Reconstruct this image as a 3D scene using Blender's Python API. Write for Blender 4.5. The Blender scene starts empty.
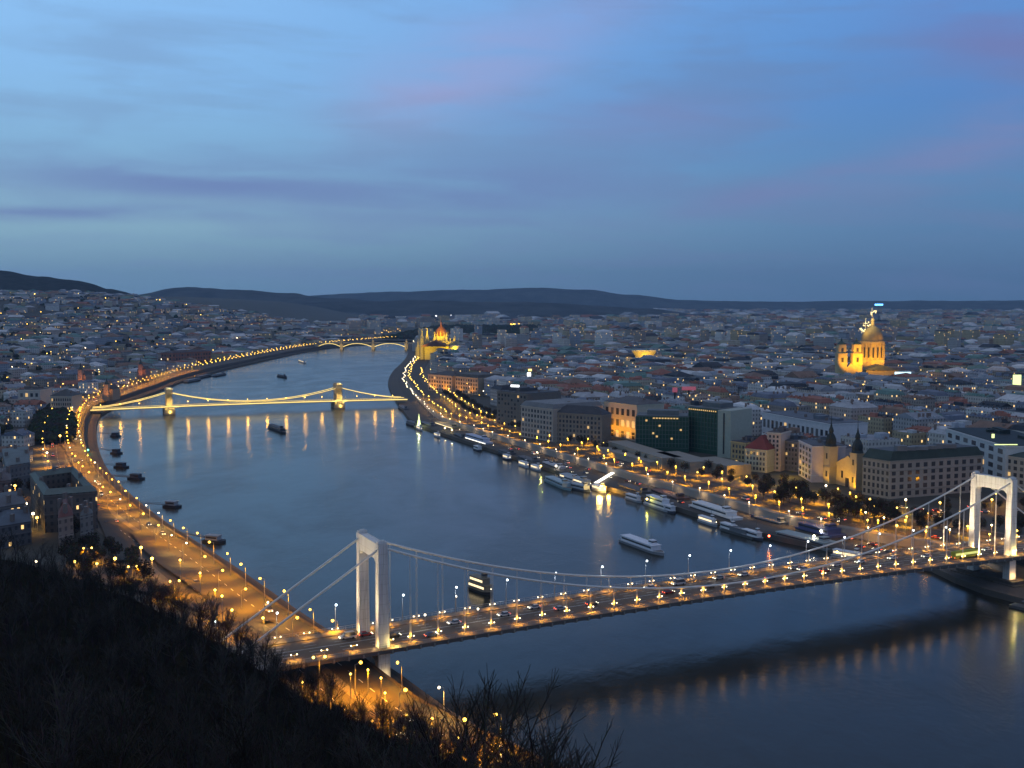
import bpy, math, random
from mathutils import Vector, noise

rnd = random.Random(11)
U = rnd.uniform
SC = bpy.context.scene
COL = SC.collection

# ------------------------------------------------------------------ camera
FOC = 1100.0          # focal length in pixels for a 1024 px wide frame
CAM_H = 124.0         # metres above the river
PITCH = math.atan(81 / FOC)
cam_d = bpy.data.cameras.new("camera")
cam = bpy.data.objects.new("camera", cam_d)
COL.objects.link(cam)
cam.location = (0, 0, CAM_H)
cam.rotation_euler = (math.pi / 2 - PITCH, 0, 0)
cam_d.sensor_width = 36
cam_d.lens = 36 * FOC / 1024
cam_d.clip_start = 0.5
cam_d.clip_end = 60000
SC.camera = cam


def at(px, py, z=0.0):
    """The point of the horizontal level z that the photograph shows at this pixel."""
    u, v = (px - 512) / FOC, (384 - py) / FOC
    d = (u, math.cos(PITCH) + v * math.sin(PITCH), -math.sin(PITCH) + v * math.cos(PITCH))
    t = (z - CAM_H) / d[2]
    return Vector((d[0] * t, d[1] * t, z))


def pix(p):
    x, y, z = p[0], p[1], p[2] - CAM_H
    dep = y * math.cos(PITCH) - z * math.sin(PITCH)
    up = y * math.sin(PITCH) + z * math.cos(PITCH)
    dep = max(dep, 1e-3)
    return (512 + FOC * x / dep, 384 - FOC * up / dep)


# ------------------------------------------------------------------ colour helper
def lin(r, g, b):
    f = lambda c: (c / 255 / 12.92) if c / 255 <= 0.04045 else ((c / 255 + 0.055) / 1.055) ** 2.4
    return (f(r), f(g), f(b), 1)


class NT:
    """tiny helper to write node graphs as expressions"""
    def __init__(s, tree):
        s.t = tree
        s.t.nodes.clear()

    def n(s, typ, **kw):
        nd = s.t.nodes.new(typ)
        for k, v in kw.items():
            setattr(nd, k, v)
        return nd

    def set(s, sock, v):
        if isinstance(v, bpy.types.NodeSocket):
            s.t.links.new(v, sock)
        elif v is not None:
            sock.default_value = v

    def m(s, op, a, b=None, c=None, clamp=False):
        nd = s.n('ShaderNodeMath', operation=op)
        nd.use_clamp = clamp
        s.set(nd.inputs[0], a)
        if b is not None:
            s.set(nd.inputs[1], b)
        if c is not None:
            s.set(nd.inputs[2], c)
        return nd.outputs[0]

    def mix(s, fac, a, b, typ='MIX'):
        nd = s.n('ShaderNodeMixRGB', blend_type=typ)
        s.set(nd.inputs[0], fac); s.set(nd.inputs[1], a); s.set(nd.inputs[2], b)
        return nd.outputs[0]

    def ramp(s, fac, stops, interp='LINEAR'):
        nd = s.n('ShaderNodeValToRGB')
        cr = nd.color_ramp
        cr.interpolation = interp
        while len(cr.elements) < len(stops):
            cr.elements.new(0.5)
        for e, (p, c) in zip(cr.elements, stops):
            e.position = p
            e.color = c
        s.set(nd.inputs[0], fac)
        return nd.outputs[0]

    def noise(s, vec, scale, detail=3, rough=0.5, dist=0.0):
        nd = s.n('ShaderNodeTexNoise')
        s.set(nd.inputs['Vector'], vec)
        nd.inputs['Scale'].default_value = scale
        nd.inputs['Detail'].default_value = detail
        nd.inputs['Roughness'].default_value = rough
        nd.inputs['Distortion'].default_value = dist
        return nd.outputs[0]

    def comb(s, x, y, z):
        nd = s.n('ShaderNodeCombineXYZ')
        s.set(nd.inputs[0], x); s.set(nd.inputs[1], y); s.set(nd.inputs[2], z)
        return nd.outputs[0]

    def sstep(s, v, a, b):
        nd = s.n('ShaderNodeMapRange', interpolation_type='SMOOTHSTEP')
        s.set(nd.inputs[0], v)
        nd.inputs[1].default_value = a; nd.inputs[2].default_value = b
        nd.inputs[3].default_value = 0; nd.inputs[4].default_value = 1
        return nd.outputs[0]


# ------------------------------------------------------------------ dusk sky
SUN_EL, SUN_ROT = math.radians(1.0), math.radians(-75)
world = bpy.data.worlds.new("World")
SC.world = world
world.use_nodes = True
w = NT(world.node_tree)
tc = w.n('ShaderNodeTexCoord')
sep = w.n('ShaderNodeSeparateXYZ')
w.t.links.new(tc.outputs['Generated'], sep.inputs[0])
dx, dy, dz = sep.outputs
zc = w.m('MAXIMUM', dz, 0.0)
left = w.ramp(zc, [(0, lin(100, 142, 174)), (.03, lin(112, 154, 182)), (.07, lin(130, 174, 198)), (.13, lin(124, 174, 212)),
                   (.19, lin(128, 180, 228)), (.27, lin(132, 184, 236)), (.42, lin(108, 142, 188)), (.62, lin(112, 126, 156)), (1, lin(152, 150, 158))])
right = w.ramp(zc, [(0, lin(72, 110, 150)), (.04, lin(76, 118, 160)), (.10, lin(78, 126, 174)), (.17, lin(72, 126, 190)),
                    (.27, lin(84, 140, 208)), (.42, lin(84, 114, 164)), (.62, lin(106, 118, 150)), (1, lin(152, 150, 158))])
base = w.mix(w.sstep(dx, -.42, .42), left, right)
# cloud sheets, stretched towards the horizon
inv = w.m('DIVIDE', 1.0, w.m('ADD', zc, .13))
cv = w.comb(w.m('MULTIPLY', dx, inv), w.m('MULTIPLY', w.m('MULTIPLY', dy, inv), 1.5), 0.0)
n1 = w.noise(cv, 1.3, 6, .55, .6)
n2 = w.noise(w.comb(w.m('ADD', w.m('MULTIPLY', dx, 5.0), w.m('MULTIPLY', dz, 6.0)), w.m('MULTIPLY', dz, 34.0), w.m('MULTIPLY', dy, 2.0)), 1.0, 5, .55, .5)
bands = w.sstep(w.m('ADD', w.m('MULTIPLY', n1, .5), w.m('MULTIPLY', n2, .5)), .44, .62)
base = w.mix(w.m('MULTIPLY', bands, .48), base, w.mix(w.sstep(dx, -.4, .3), lin(112, 146, 188), lin(94, 120, 166)))
ysafe = w.m('MAXIMUM', dy, .15)
ax = w.m('DIVIDE', dx, ysafe)
ay = w.m('DIVIDE', dz, ysafe)


def blob(cx, cy, sx, sy, tilt=0.0):
    """soft patch of cloud round a direction of the sky, given as slopes"""
    a = w.m('SUBTRACT', ax, cx)
    b = w.m('SUBTRACT', w.m('SUBTRACT', ay, cy), w.m('MULTIPLY', a, tilt))
    q = w.m('ADD', w.m('POWER', w.m('ABSOLUTE', w.m('DIVIDE', a, sx)), 2.0), w.m('POWER', w.m('ABSOLUTE', w.m('DIVIDE', b, sy)), 2.0))
    g = w.m('EXPONENT', w.m('MULTIPLY', q, -1.0))
    return w.m('MULTIPLY', g, w.sstep(w.m('ADD', w.m('MULTIPLY', n2, .6), w.m('MULTIPLY', n1, .4)), .24, .56))


violet = lin(98, 124, 178)
pink = lin(168, 148, 192)
for c, k, b in ((violet, .9, (-.28, .108, .19, .026, -.06)), (violet, .8, (-.42, .082, .11, .010, 0)), (violet, .7, (-.02, .10, .16, .03, 0.02)),
                (pink, .46, (-.055, .205, .085, .036, .25)), (pink, .18, (.05, .245, .12, .035, .5)), (lin(112, 126, 176), .7, (.10, .165, .11, .02, .02)),
                (lin(118, 126, 174), .75, (.42, .148, .10, .026, .33)), (lin(108, 122, 172), .75, (.27, .108, .13, .013, .22)), (lin(104, 112, 168), .8, (.44, .235, .09, .035, -.1)),
                (lin(132, 176, 196), .55, (-.40, .068, .18, .007, 0)), (lin(128, 170, 196), .4, (-.3, .092, .16, .006, -.05))):
    base = w.mix(w.m('MULTIPLY', blob(*b), k), base, c)
nish = w.n('ShaderNodeTexSky', sky_type='NISHITA')
nish.sun_disc = False
nish.sun_elevation = SUN_EL
nish.sun_rotation = SUN_ROT
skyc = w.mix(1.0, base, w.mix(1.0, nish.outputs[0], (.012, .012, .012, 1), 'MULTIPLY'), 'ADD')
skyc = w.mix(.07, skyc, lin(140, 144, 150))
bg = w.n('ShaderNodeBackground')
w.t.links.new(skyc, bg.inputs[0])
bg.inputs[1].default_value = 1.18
wo = w.n('ShaderNodeOutputWorld')
w.t.links.new(bg.outputs[0], wo.inputs[0])
world.cycles.sampling_method = 'AUTOMATIC'

sun_d = bpy.data.lights.new("sun", 'SUN')
sun_d.energy = 0.05
sun_d.angle = math.radians(20)
sun_d.color = (1.0, .82, .78)
sun = bpy.data.objects.new("sun", sun_d)
sun.rotation_euler = (math.radians(80), 0, math.radians(-105 + 180))
COL.objects.link(sun)

SC.view_settings.view_transform = 'Standard'
SC.view_settings.look = 'None'
SC.view_settings.exposure = 0.0
SC.view_settings.gamma = 1.0
SC.view_settings.use_curve_mapping = False
SC.render.engine = 'CYCLES'
cy = SC.cycles
cy.use_denoising = True
cy.max_bounces = 6
cy.diffuse_bounces = 2
cy.glossy_bounces = 3
cy.volume_bounces = 0
cy.transmission_bounces = 2
cy.sample_clamp_indirect = 2.0
cy.sample_clamp_direct = 0
cy.use_light_tree = True


# ------------------------------------------------------------------ materials
MAT = {}


def mat(name, col=(.5, .5, .5), rough=.7, metal=0, emis=None, strength=0, var=.0, vscale=.2, spec=.3, light=False):
    m = bpy.data.materials.new(name)
    m.use_nodes = True
    g = NT(m.node_tree)
    b = g.n('ShaderNodeBsdfPrincipled')
    c = (*col, 1)
    if var:
        t = g.n('ShaderNodeTexCoord')
        nz = g.noise(t.outputs['Object'], vscale, 4, .6)
        c = g.mix(nz, tuple(x * (1 - var) for x in col) + (1,), tuple(min(1, x * (1 + var)) for x in col) + (1,))
    g.set(b.inputs['Base Color'], c)
    b.inputs['Roughness'].default_value = rough
    b.inputs['Metallic'].default_value = metal
    b.inputs['Specular IOR Level'].default_value = spec
    if emis:
        b.inputs['Emission Color'].default_value = (*emis, 1)
        b.inputs['Emission Strength'].default_value = strength
        m.cycles.emission_sampling = 'AUTO' if light else 'NONE'
    o = g.n('ShaderNodeOutputMaterial')
    g.t.links.new(b.outputs[0], o.inputs[0])
    MAT[name] = m
    return m


def tint_mat(name, windows=False, rough=.8, var=.25, vscale=.15, lit=.05):
    """colour from the mesh's own paint attribute, weathered by noise; walls carry rows of glazed openings in metres"""
    m = bpy.data.materials.new(name)
    m.use_nodes = True
    g = NT(m.node_tree)
    b = g.n('ShaderNodeBsdfPrincipled')
    at_ = g.n('ShaderNodeAttribute', attribute_name='tint')
    geo = g.n('ShaderNodeNewGeometry')
    nz = g.noise(geo.outputs['Position'], vscale, 5, .65)
    c = g.mix(1.0, at_.outputs['Color'], g.ramp(nz, [(.25, (1 - var,) * 3 + (1,)), (.75, (1 + var * .3,) * 3 + (1,))]), 'MULTIPLY')
    b.inputs['Specular IOR Level'].default_value = .25
    if windows:
        uv = g.n('ShaderNodeUVMap')
        s = g.n('ShaderNodeSeparateXYZ')
        g.t.links.new(uv.outputs[0], s.inputs[0])
        u = g.m('DIVIDE', s.outputs[0], 3.1)
        v = g.m('DIVIDE', s.outputs[1], 3.6)
        fu, fv = g.m('FRACT', u), g.m('FRACT', v)
        iu = g.m('MULTIPLY', g.m('GREATER_THAN', fu, .3), g.m('LESS_THAN', fu, .72))
        iv = g.m('MULTIPLY', g.m('GREATER_THAN', fv, .25), g.m('LESS_THAN', fv, .78))
        msk = g.m('MULTIPLY', iu, iv)
        msk = g.m('MULTIPLY', msk, g.m('LESS_THAN', g.m('ABSOLUTE', g.m('SUBTRACT', s.outputs[1], 500.0)), 499.0))
        wn = g.n('ShaderNodeTexWhiteNoise', noise_dimensions='3D')
        g.t.links.new(g.comb(g.m('FLOOR', u), g.m('FLOOR', v), g.m('MULTIPLY', g.m('FLOOR', g.m('MULTIPLY', g.n('ShaderNodeObjectInfo').outputs['Random'], 977.0)), 1.0)), wn.inputs[0])
        g.set(b.inputs['Base Color'], g.mix(g.m('MULTIPLY', msk, .62), c, (.03, .032, .04, 1)))
        b.inputs['Roughness'].default_value = rough
        on = g.m('MULTIPLY', msk, g.m('GREATER_THAN', wn.outputs[0], 1 - lit))
        b.inputs['Emission Color'].default_value = (1, .62, .22, 1)
        g.set(b.inputs['Emission Strength'], g.m('MULTIPLY', on, 1.6))
        m.cycles.emission_sampling = 'NONE'
    else:
        g.set(b.inputs['Base Color'], c)
        b.inputs['Roughness'].default_value = rough
    o = g.n('ShaderNodeOutputMaterial')
    g.t.links.new(b.outputs[0], o.inputs[0])
    MAT[name] = m
    return m


tint_mat('wall', windows=True)
tint_mat('roof', rough=.65, var=.35, vscale=.12)
tint_mat('paint', rough=.6, var=.15, vscale=.4)
tint_mat('bark', rough=.9, var=.4, vscale=.8)
mat('white_paint', (.72, .70, .66), .5, var=.10, vscale=.12)
mat('asphalt', (.062, .052, .042), .75, var=.3, vscale=.05)
mat('bridge_asphalt', (.12, .085, .055), .7, var=.25, vscale=.08)
mat('paving', (.14, .12, .10), .8, var=.25, vscale=.1)
mat('stone', (.30, .27, .23), .85, var=.25, vscale=.1)
mat('quay_stone', (.10, .088, .075), .85, var=.35, vscale=.08)
mat('line_paint', (.6, .6, .56), .6)
mat('grey_metal', (.30, .31, .32), .45, metal=.3)
mat('dark_metal', (.05, .05, .055), .5, metal=.4)
mat('cable', (.82, .78, .70), .5, metal=.2)
mat('glass_dark', (.05, .052, .06), .15, spec=.6)
mat('curtain', (.13, .125, .12), .5)
mat('green_glass', (.022, .075, .046), .45, spec=.35)
mat('window_lit', (.3, .2, .1), .5, emis=(1, .62, .22), strength=.8)
mat('gravel', (.10, .09, .08), .9, var=.3, vscale=.1)
mat('tyre', (.02, .02, .02), .8)
mat('red_paint', (.35, .03, .02), .4)
mat('red_roof', (.20, .05, .035), .7, var=.3)
mat('copper', (.06, .10, .085), .6, var=.3, vscale=.2)
mat('slate', (.05, .055, .065), .6, var=.3, vscale=.2)
for nm, c, s in (('lamp_warm', (1, .55, .05), 7), ('lamp_yellow', (1, .62, .10), 7), ('lamp_white', (1, .80, .50), 9), ('lamp_cool', (.82, .93, 1), 7),
                 ('lamp_green', (.1, .9, .6), 4), ('lamp_red', (1, .10, .03), 7), ('lamp_head', (1, .88, .62), 6), ('lamp_blue', (.12, .45, 1), 5),
                 ('string_gold', (1, .72, .18), 1.5), ('string_white', (1, .95, .8), 2.2), ('sign_red', (.9, .02, .02), .25), ('sign_white', (.95, .97, 1), 3.0),
                 ('sign_cyan', (.55, .85, 1), 1.8), ('sign_lime', (.85, 1, .35), 1.5), ('dome_glare', (1, .76, .30), 2.2), ('bus_glow', (.75, .8, .15), .9), ('cabin_glow', (1, .75, .4), 1.6)):
    mat(nm, (.4, .4, .4), .5, emis=c, strength=s)


def ground_mat():
    m = bpy.data.materials.new('city_ground')
    m.use_nodes = True
    g = NT(m.node_tree)
    geo = g.n('ShaderNodeNewGeometry')
    a = g.noise(geo.outputs['Position'], .012, 6, .65)
    c = g.noise(geo.outputs['Position'], .11, 4, .6)
    col = g.mix(a, (.035, .04, .03, 1), (.085, .08, .07, 1))
    col = g.mix(g.m('MULTIPLY', g.sstep(c, .5, .7), .5), col, (.03, .032, .02, 1))
    b = g.n('ShaderNodeBsdfPrincipled')
    g.set(b.inputs['Base Color'], col)
    b.inputs['Roughness'].default_value = .9
    o = g.n('ShaderNodeOutputMaterial')
    g.t.links.new(b.outputs[0], o.inputs[0])
    MAT['ground'] = m


def hill_mat(name, c1, c2, sc):
    m = bpy.data.materials.new(name)
    m.use_nodes = True
    g = NT(m.node_tree)
    geo = g.n('ShaderNodeNewGeometry')
    a = g.noise(geo.outputs['Position'], sc, 7, .7)
    b = g.n('ShaderNodeBsdfPrincipled')
    g.set(b.inputs['Base Color'], g.mix(g.sstep(a, .35, .65), (*c1, 1), (*c2, 1)))
    b.inputs['Roughness'].default_value = 1
    b.inputs['Specular IOR Level'].default_value = 0
    bp = g.n('ShaderNodeBump')
    bp.inputs['Strength'].default_value = .6
    bp.inputs['Distance'].default_value = .25 / sc
    g.set(bp.inputs['Height'], a)
    g.t.links.new(bp.outputs[0], b.inputs['Normal'])
    o = g.n('ShaderNodeOutputMaterial')
    g.t.links.new(b.outputs[0], o.inputs[0])
    MAT[name] = m


def water_mat():
    m = bpy.data.materials.new('river_water')
    m.use_nodes = True
    g = NT(m.node_tree)
    geo = g.n('ShaderNodeNewGeometry')
    mp = g.n('ShaderNodeMapping')
    g.t.links.new(geo.outputs['Position'], mp.inputs[0])
    mp.inputs['Rotation'].default_value = (0, 0, math.radians(-20))
    mp.inputs['Scale'].default_value = (1, .55, 1)
    w1 = g.noise(mp.outputs[0], .55, 4, .6, .3)
    w2 = g.noise(mp.outputs[0], .09, 3, .5, .4)
    big = g.noise(mp.outputs[0], .012, 5, .6, 1.2)
    h = g.m('ADD', g.m('MULTIPLY', w1, .30), g.m('MULTIPLY', w2, .9))
    bp = g.n('ShaderNodeBump')
    g.set(bp.inputs['Strength'], g.m('ADD', .28, g.m('MULTIPLY', g.sstep(big, .35, .65), .40)))
    bp.inputs['Distance'].default_value = .42
    g.set(bp.inputs['Height'], h)
    b = g.n('ShaderNodeBsdfPrincipled')
    g.set(b.inputs['Base Color'], g.mix(big, (.020, .020, .014, 1), (.034, .032, .022, 1)))
    g.set(b.inputs['Roughness'], g.m('ADD', .15, g.m('MULTIPLY', g.sstep(big, .3, .7), .09)))
    b.inputs['IOR'].default_value = 1.333
    g.t.links.new(bp.outputs[0], b.inputs['Normal'])
    o = g.n('ShaderNodeOutputMaterial')
    g.t.links.new(b.outputs[0], o.inputs[0])
    MAT['water'] = m




def tower_mat():
    m = bpy.data.materials.new('white_paint')
    m.use_nodes = True
    g = NT(m.node_tree)
    geo = g.n('ShaderNodeNewGeometry')
    mp = g.n('ShaderNodeMapping')
    g.t.links.new(geo.outputs['Position'], mp.inputs[0])
    mp.inputs['Scale'].default_value = (1.4, 1.4, .09)
    a = g.noise(mp.outputs[0], 1.0, 5, .65)
    sp_ = g.n('ShaderNodeSeparateXYZ')
    g.t.links.new(geo.outputs['Position'], sp_.inputs[0])
    seam = g.m('LESS_THAN', g.m('FRACT', g.m('DIVIDE', sp_.outputs[2], 3.2)), .035)
    c = g.mix(g.sstep(a, .42, .72), (.76, .74, .70, 1), (.50, .46, .40, 1))
    c = g.mix(g.m('MULTIPLY', seam, .45), c, (.25, .23, .20, 1))
    b = g.n('ShaderNodeBsdfPrincipled')
    g.set(b.inputs['Base Color'], c)
    b.inputs['Roughness'].default_value = .55
    o = g.n('ShaderNodeOutputMaterial')
    g.t.links.new(b.outputs[0], o.inputs[0])
    MAT['white_paint'] = m


tower_mat()
ground_mat()
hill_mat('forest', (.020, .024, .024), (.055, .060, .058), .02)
hill_mat('far_forest', (.05, .060, .068), (.10, .112, .12), .004)  # distant mist mixed into the woodland colour, paler and bluer
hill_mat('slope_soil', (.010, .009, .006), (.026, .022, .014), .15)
water_mat()


# ------------------------------------------------------------------ mesh builder
class MB:
    def __init__(s, col=(.5, .5, .5)):
        s.v, s.f, s.c, s.col = [], [], [], col

    def face(s, pts, col=None):
        i = len(s.v)
        s.v.extend(tuple(p) for p in pts)
        s.f.append(tuple(range(i, i + len(pts))))
        s.c.append(col or s.col)

    def mesh_(s, verts, faces, col=None):
        i = len(s.v)
        s.v.extend(tuple(p) for p in verts)
        for f in faces:
            s.f.append(tuple(i + k for k in f))
            s.c.append(col or s.col)

    def prism(s, poly, z0, z1, col=None, top=True, bottom=False, z1s=None):
        """poly counter-clockwise list of (x, y)"""
        n = len(poly)
        i = len(s.v)
        s.v += [(p[0], p[1], z0) for p in poly] + [(p[0], p[1], z1) for p in poly]
        for k in range(n):
            k2 = (k + 1) % n
            s.f.append((i + k, i + k2, i + n + k2, i + n + k)); s.c.append(col or s.col)
        if top:
            s.f.append(tuple(i + n + k for k in range(n))); s.c.append(col or s.col)
        if bottom:
            s.f.append(tuple(i + n - 1 - k for k in range(n))); s.c.append(col or s.col)

    def box(s, cx, cy, z0, lx, ly, h, col=None, rz=0, top=True, bottom=True):
        c, q = math.cos(rz), math.sin(rz)
        poly = [(cx + a * c - b * q, cy + a * q + b * c) for a, b in ((-lx / 2, -ly / 2), (lx / 2, -ly / 2), (lx / 2, ly / 2), (-lx / 2, ly / 2))]
        s.prism(poly, z0, z0 + h, col, top, bottom)

    def tube(s, p0, p1, r0, r1=None, n=6, col=None, caps=True):
        r1 = r0 if r1 is None else r1
        p0, p1 = Vector(p0), Vector(p1)
        d = (p1 - p0)
        if d.length < 1e-6:
            return
        d.normalize()
        a = d.orthogonal().normalized()
        b = d.cross(a)
        i = len(s.v)
        for p, r in ((p0, r0), (p1, r1)):
            for k in range(n):
                t = 2 * math.pi * k / n
                s.v.append(tuple(p + (a * math.cos(t) + b * math.sin(t)) * r))
        for k in range(n):
            k2 = (k + 1) % n
            s.f.append((i + k, i + k2, i + n + k2, i + n + k)); s.c.append(col or s.col)
        if caps:
            s.f.append(tuple(i + n - 1 - k for k in range(n))); s.c.append(col or s.col)
            s.f.append(tuple(i + n + k for k in range(n))); s.c.append(col or s.col)

    def path(s, pts, r, n=6, col=None):
        """a continuous tube through the points"""
        pts = [Vector(p) for p in pts]
        i = len(s.v)
        for j, p in enumerate(pts):
            d = (pts[min(j + 1, len(pts) - 1)] - pts[max(j - 1, 0)]).normalized()
            a = Vector((0, 0, 1)).cross(d)
            a = a.normalized() if a.length > 1e-4 else Vector((1, 0, 0))
            b = d.cross(a)
            for k in range(n):
                t = 2 * math.pi * k / n
                s.v.append(tuple(p + (a * math.cos(t) + b * math.sin(t)) * r))
        for j in range(len(pts) - 1):
            for k in range(n):
                k2 = (k + 1) % n
                s.f.append((i + j * n + k, i + j * n + k2, i + (j + 1) * n + k2, i + (j + 1) * n + k)); s.c.append(col or s.col)

    def lathe(s, c, prof, n=16, col=None):
        i = len(s.v)
        for r, z in prof:
            for k in range(n):
                t = 2 * math.pi * (k + .5) / n
                s.v.append((c[0] + r * math.cos(t), c[1] + r * math.sin(t), c[2] + z))
        for j in range(len(prof) - 1):
            for k in range(n):
                k2 = (k + 1) % n
                s.f.append((i + j * n + k, i + j * n + k2, i + (j + 1) * n + k2, i + (j + 1) * n + k)); s.c.append(col or s.col)
        s.f.append(tuple(i + (len(prof) - 1) * n + k for k in range(n))); s.c.append(col or s.col)

    def ball(s, c, r, n=8, m=5, col=None):
        s.lathe(c, [(r * math.sin(math.pi * j / m) + 1e-3, -r * math.cos(math.pi * j / m)) for j in range(m + 1)], n, col)

    def strip(s, left, right, col=None):
        for k in range(len(left) - 1):
            s.face((left[k], right[k], right[k + 1], left[k + 1]), col)

    def build(s, name, m, parent=None, smooth=False, loc=None, kind=None, uv=True):
        me = bpy.data.meshes.new(name)
        me.from_pydata(s.v, [], s.f)
        me.materials.append(MAT[m] if isinstance(m, str) else m)
        if MAT.get(m) and m in ('wall', 'roof', 'paint', 'bark'):
            at_ = me.color_attributes.new('tint', 'FLOAT_COLOR', 'CORNER')
            buf = []
            for f, c in zip(s.f, s.c):
                buf += [c[0], c[1], c[2], 1.0] * len(f)
            at_.data.foreach_set('color', buf)
        if m == 'wall':
            ul = me.uv_layers.new(name='UVMap')
            buf = []
            for f in s.f:
                p0, p1, p2 = (Vector(s.v[f[k]]) for k in range(3))
                nr = (p1 - p0).cross(p2 - p0)
                nr = nr.normalized() if nr.length > 1e-9 else Vector((0, 0, 1))
                if abs(nr.z) < .5:
                    t = Vector((-nr.y, nr.x, 0)).normalized()
                    o = min(Vector(s.v[k]).dot(t) for k in f)
                    L = max(Vector(s.v[k]).dot(t) for k in f) - o
                    off = (3.1 - (L % 3.1)) / 2 if L > 3.1 else 0
                    for k in f:
                        q = Vector(s.v[k])
                        buf += [q.dot(t) - o + off, q.z + 1.3]
                else:
                    for k in f:
                        buf += [0.0, -50.0]
            ul.data.foreach_set('uv', buf)
        if smooth:
            me.polygons.foreach_set('use_smooth', [True] * len(me.polygons))
        me.update()
        o = bpy.data.objects.new(name, me)
        COL.objects.link(o)
        if parent:
            o.parent = parent
        if loc:
            o.location = loc
        if kind:
            o['kind'] = kind
        return o


LABELS = {}


def tag(o, label, cat, group=None):
    LABELS[label] = LABELS.get(label, 0) + 1
    n = len(label.split())
    if n > 16 or n < 4:
        print('LABEL LENGTH', n, label)
    o['label'] = label
    o['category'] = cat
    if group:
        o['group'] = group
    return o


def thing(name, label, cat, loc=(0, 0, 0), rz=0, group=None):
    o = bpy.data.objects.new(name, None)
    COL.objects.link(o)
    o.location = loc
    o.rotation_euler = (0, 0, rz)
    o.empty_display_size = 1
    return tag(o, label, cat, group)


def dup(root, loc, rz, label, group=None):
    r = root.copy()
    COL.objects.link(r)
    r.location = loc
    r.rotation_euler = (0, 0, rz)
    if group:
        r['group'] = group
    tag(r, label, root['category'], r.get('group'))
    for ch in list(root.children):
        c = ch.copy()
        COL.objects.link(c)
        c.parent = r
        for g in ch.children:
            d = g.copy()
            COL.objects.link(d)
            d.parent = c
    return r


ONES = 'first second third fourth fifth sixth seventh eighth ninth tenth eleventh twelfth thirteenth fourteenth fifteenth sixteenth seventeenth eighteenth nineteenth'.split()
TENS = {2: 'twent', 3: 'thirt', 4: 'fort', 5: 'fift', 6: 'sixt', 7: 'sevent', 8: 'eight', 9: 'ninet'}


def ordinal(n):
    """0 -> first"""
    n += 1
    if n < 20:
        return ONES[n - 1]
    if n < 100:
        t, o = divmod(n, 10)
        return TENS[t] + ('ieth' if o == 0 else 'y-' + ONES[o - 1])
    return 'hundred-and-' + ordinal(n - 101) if n > 100 else 'hundredth'


def point(loc, power, col=(1, .55, .18), r=0.0, name='lamp_light', parent=None):
    d = bpy.data.lights.new(name, 'POINT')
    d.energy = power
    d.color = col
    d.shadow_soft_size = r
    o = bpy.data.objects.new(name, d)
    o.location = loc
    COL.objects.link(o)
    if parent:
        o.parent = parent
    return o


def flood(loc, target, power, col=(1, .6, .2), angle=80, name='floodlight'):
    d = bpy.data.lights.new(name, 'SPOT')
    d.energy = power
    d.color = col
    d.spot_size = math.radians(angle)
    d.spot_blend = .8
    d.shadow_soft_size = .3
    o = bpy.data.objects.new(name, d)
    o.location = loc
    o.rotation_euler = (Vector(target) - Vector(loc)).to_track_quat('-Z', 'Y').to_euler()
    COL.objects.link(o)
    return o


# ------------------------------------------------------------------ shores of the river
def resample(pts, step):
    out = [Vector(pts[0][:2])]
    acc = 0.0
    for a, b in zip(pts, pts[1:]):
        a, b = Vector(a[:2]), Vector(b[:2])
        L = (b - a).length
        d = step - acc
        while d <= L:
            out.append(a + (b - a) * (d / L))
            d += step
        acc = (acc + L) % step if L else acc
        acc = L - (d - step)
    return out


def smooth_line(pts, it=3):
    pts = [Vector(p[:2]) for p in pts]
    for _ in range(it):
        q = [pts[0]]
        for a, b in zip(pts, pts[1:]):
            q += [a * .75 + b * .25, a * .25 + b * .75]
        q.append(pts[-1])
        pts = q
    return pts


WEST = [Vector((150, 120)), Vector((60, 220))] + [at(*p) for p in ((530, 758), (460, 729), (391, 674), (311, 627), (257, 587), (205, 552), (155, 520), (110, 480), (97, 450), (96, 425), (103, 412),
        (150, 396), (190, 379), (256, 363), (318, 350), (350, 346.3), (392, 342.5), (404, 341.5))]
EAST = [Vector((500, 60)), Vector((300, 330))] + [at(*p) for p in ((1024, 606), (975, 592), (948, 580), (925, 568), (850, 556), (800, 546), (750, 535), (690, 515), (640, 500), (590, 485), (545, 470), (510, 458),
        (470, 445), (440, 435), (412, 424), (400, 408), (392, 396), (387, 384), (392, 373), (400, 366), (407, 358), (409, 350), (406, 345), (405, 341.5))]
west_shore = resample(smooth_line(WEST, 2), 20)
east_shore = resample(smooth_line(EAST, 2), 20)


def normals(line, side):
    out = []
    for i in range(len(line)):
        a, b = line[max(0, i - 2)], line[min(len(line) - 1, i + 2)]
        t = (b - a).normalized()
        out.append(Vector((-t.y, t.x)) * side)
    # smooth
    for _ in range(4):
        out = [out[0]] + [(out[i - 1] + out[i] * 2 + out[i + 1]).normalized() for i in range(1, len(out) - 1)] + [out[-1]]
    return out


wn_ = normals(west_shore, 1)     # pointing to the west bank
en_ = normals(east_shore, -1)    # pointing to the east bank


def shore_pt(line, nrm, s, d):
    """point at arc length s (m) along a shore, d metres inland"""
    f = max(0, min(len(line) - 1.001, s / 20))
    i = int(f)
    t = f - i
    return line[i].lerp(line[i + 1], t) + nrm[i].lerp(nrm[i + 1], t) * d


def xw(Y):
    for a, b in zip(west_shore, west_shore[1:]):
        if a.y <= Y <= b.y:
            return a.x + (b.x - a.x) * (Y - a.y) / max(1e-6, b.y - a.y)
    return west_shore[-1].x if Y > west_shore[-1].y else west_shore[0].x


def xe(Y):
    for a, b in zip(east_shore, east_shore[1:]):
        if a.y <= Y <= b.y:
            return a.x + (b.x - a.x) * (Y - a.y) / max(1e-6, b.y - a.y)
    return east_shore[-1].x if Y > east_shore[-1].y else east_shore[0].x


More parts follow.
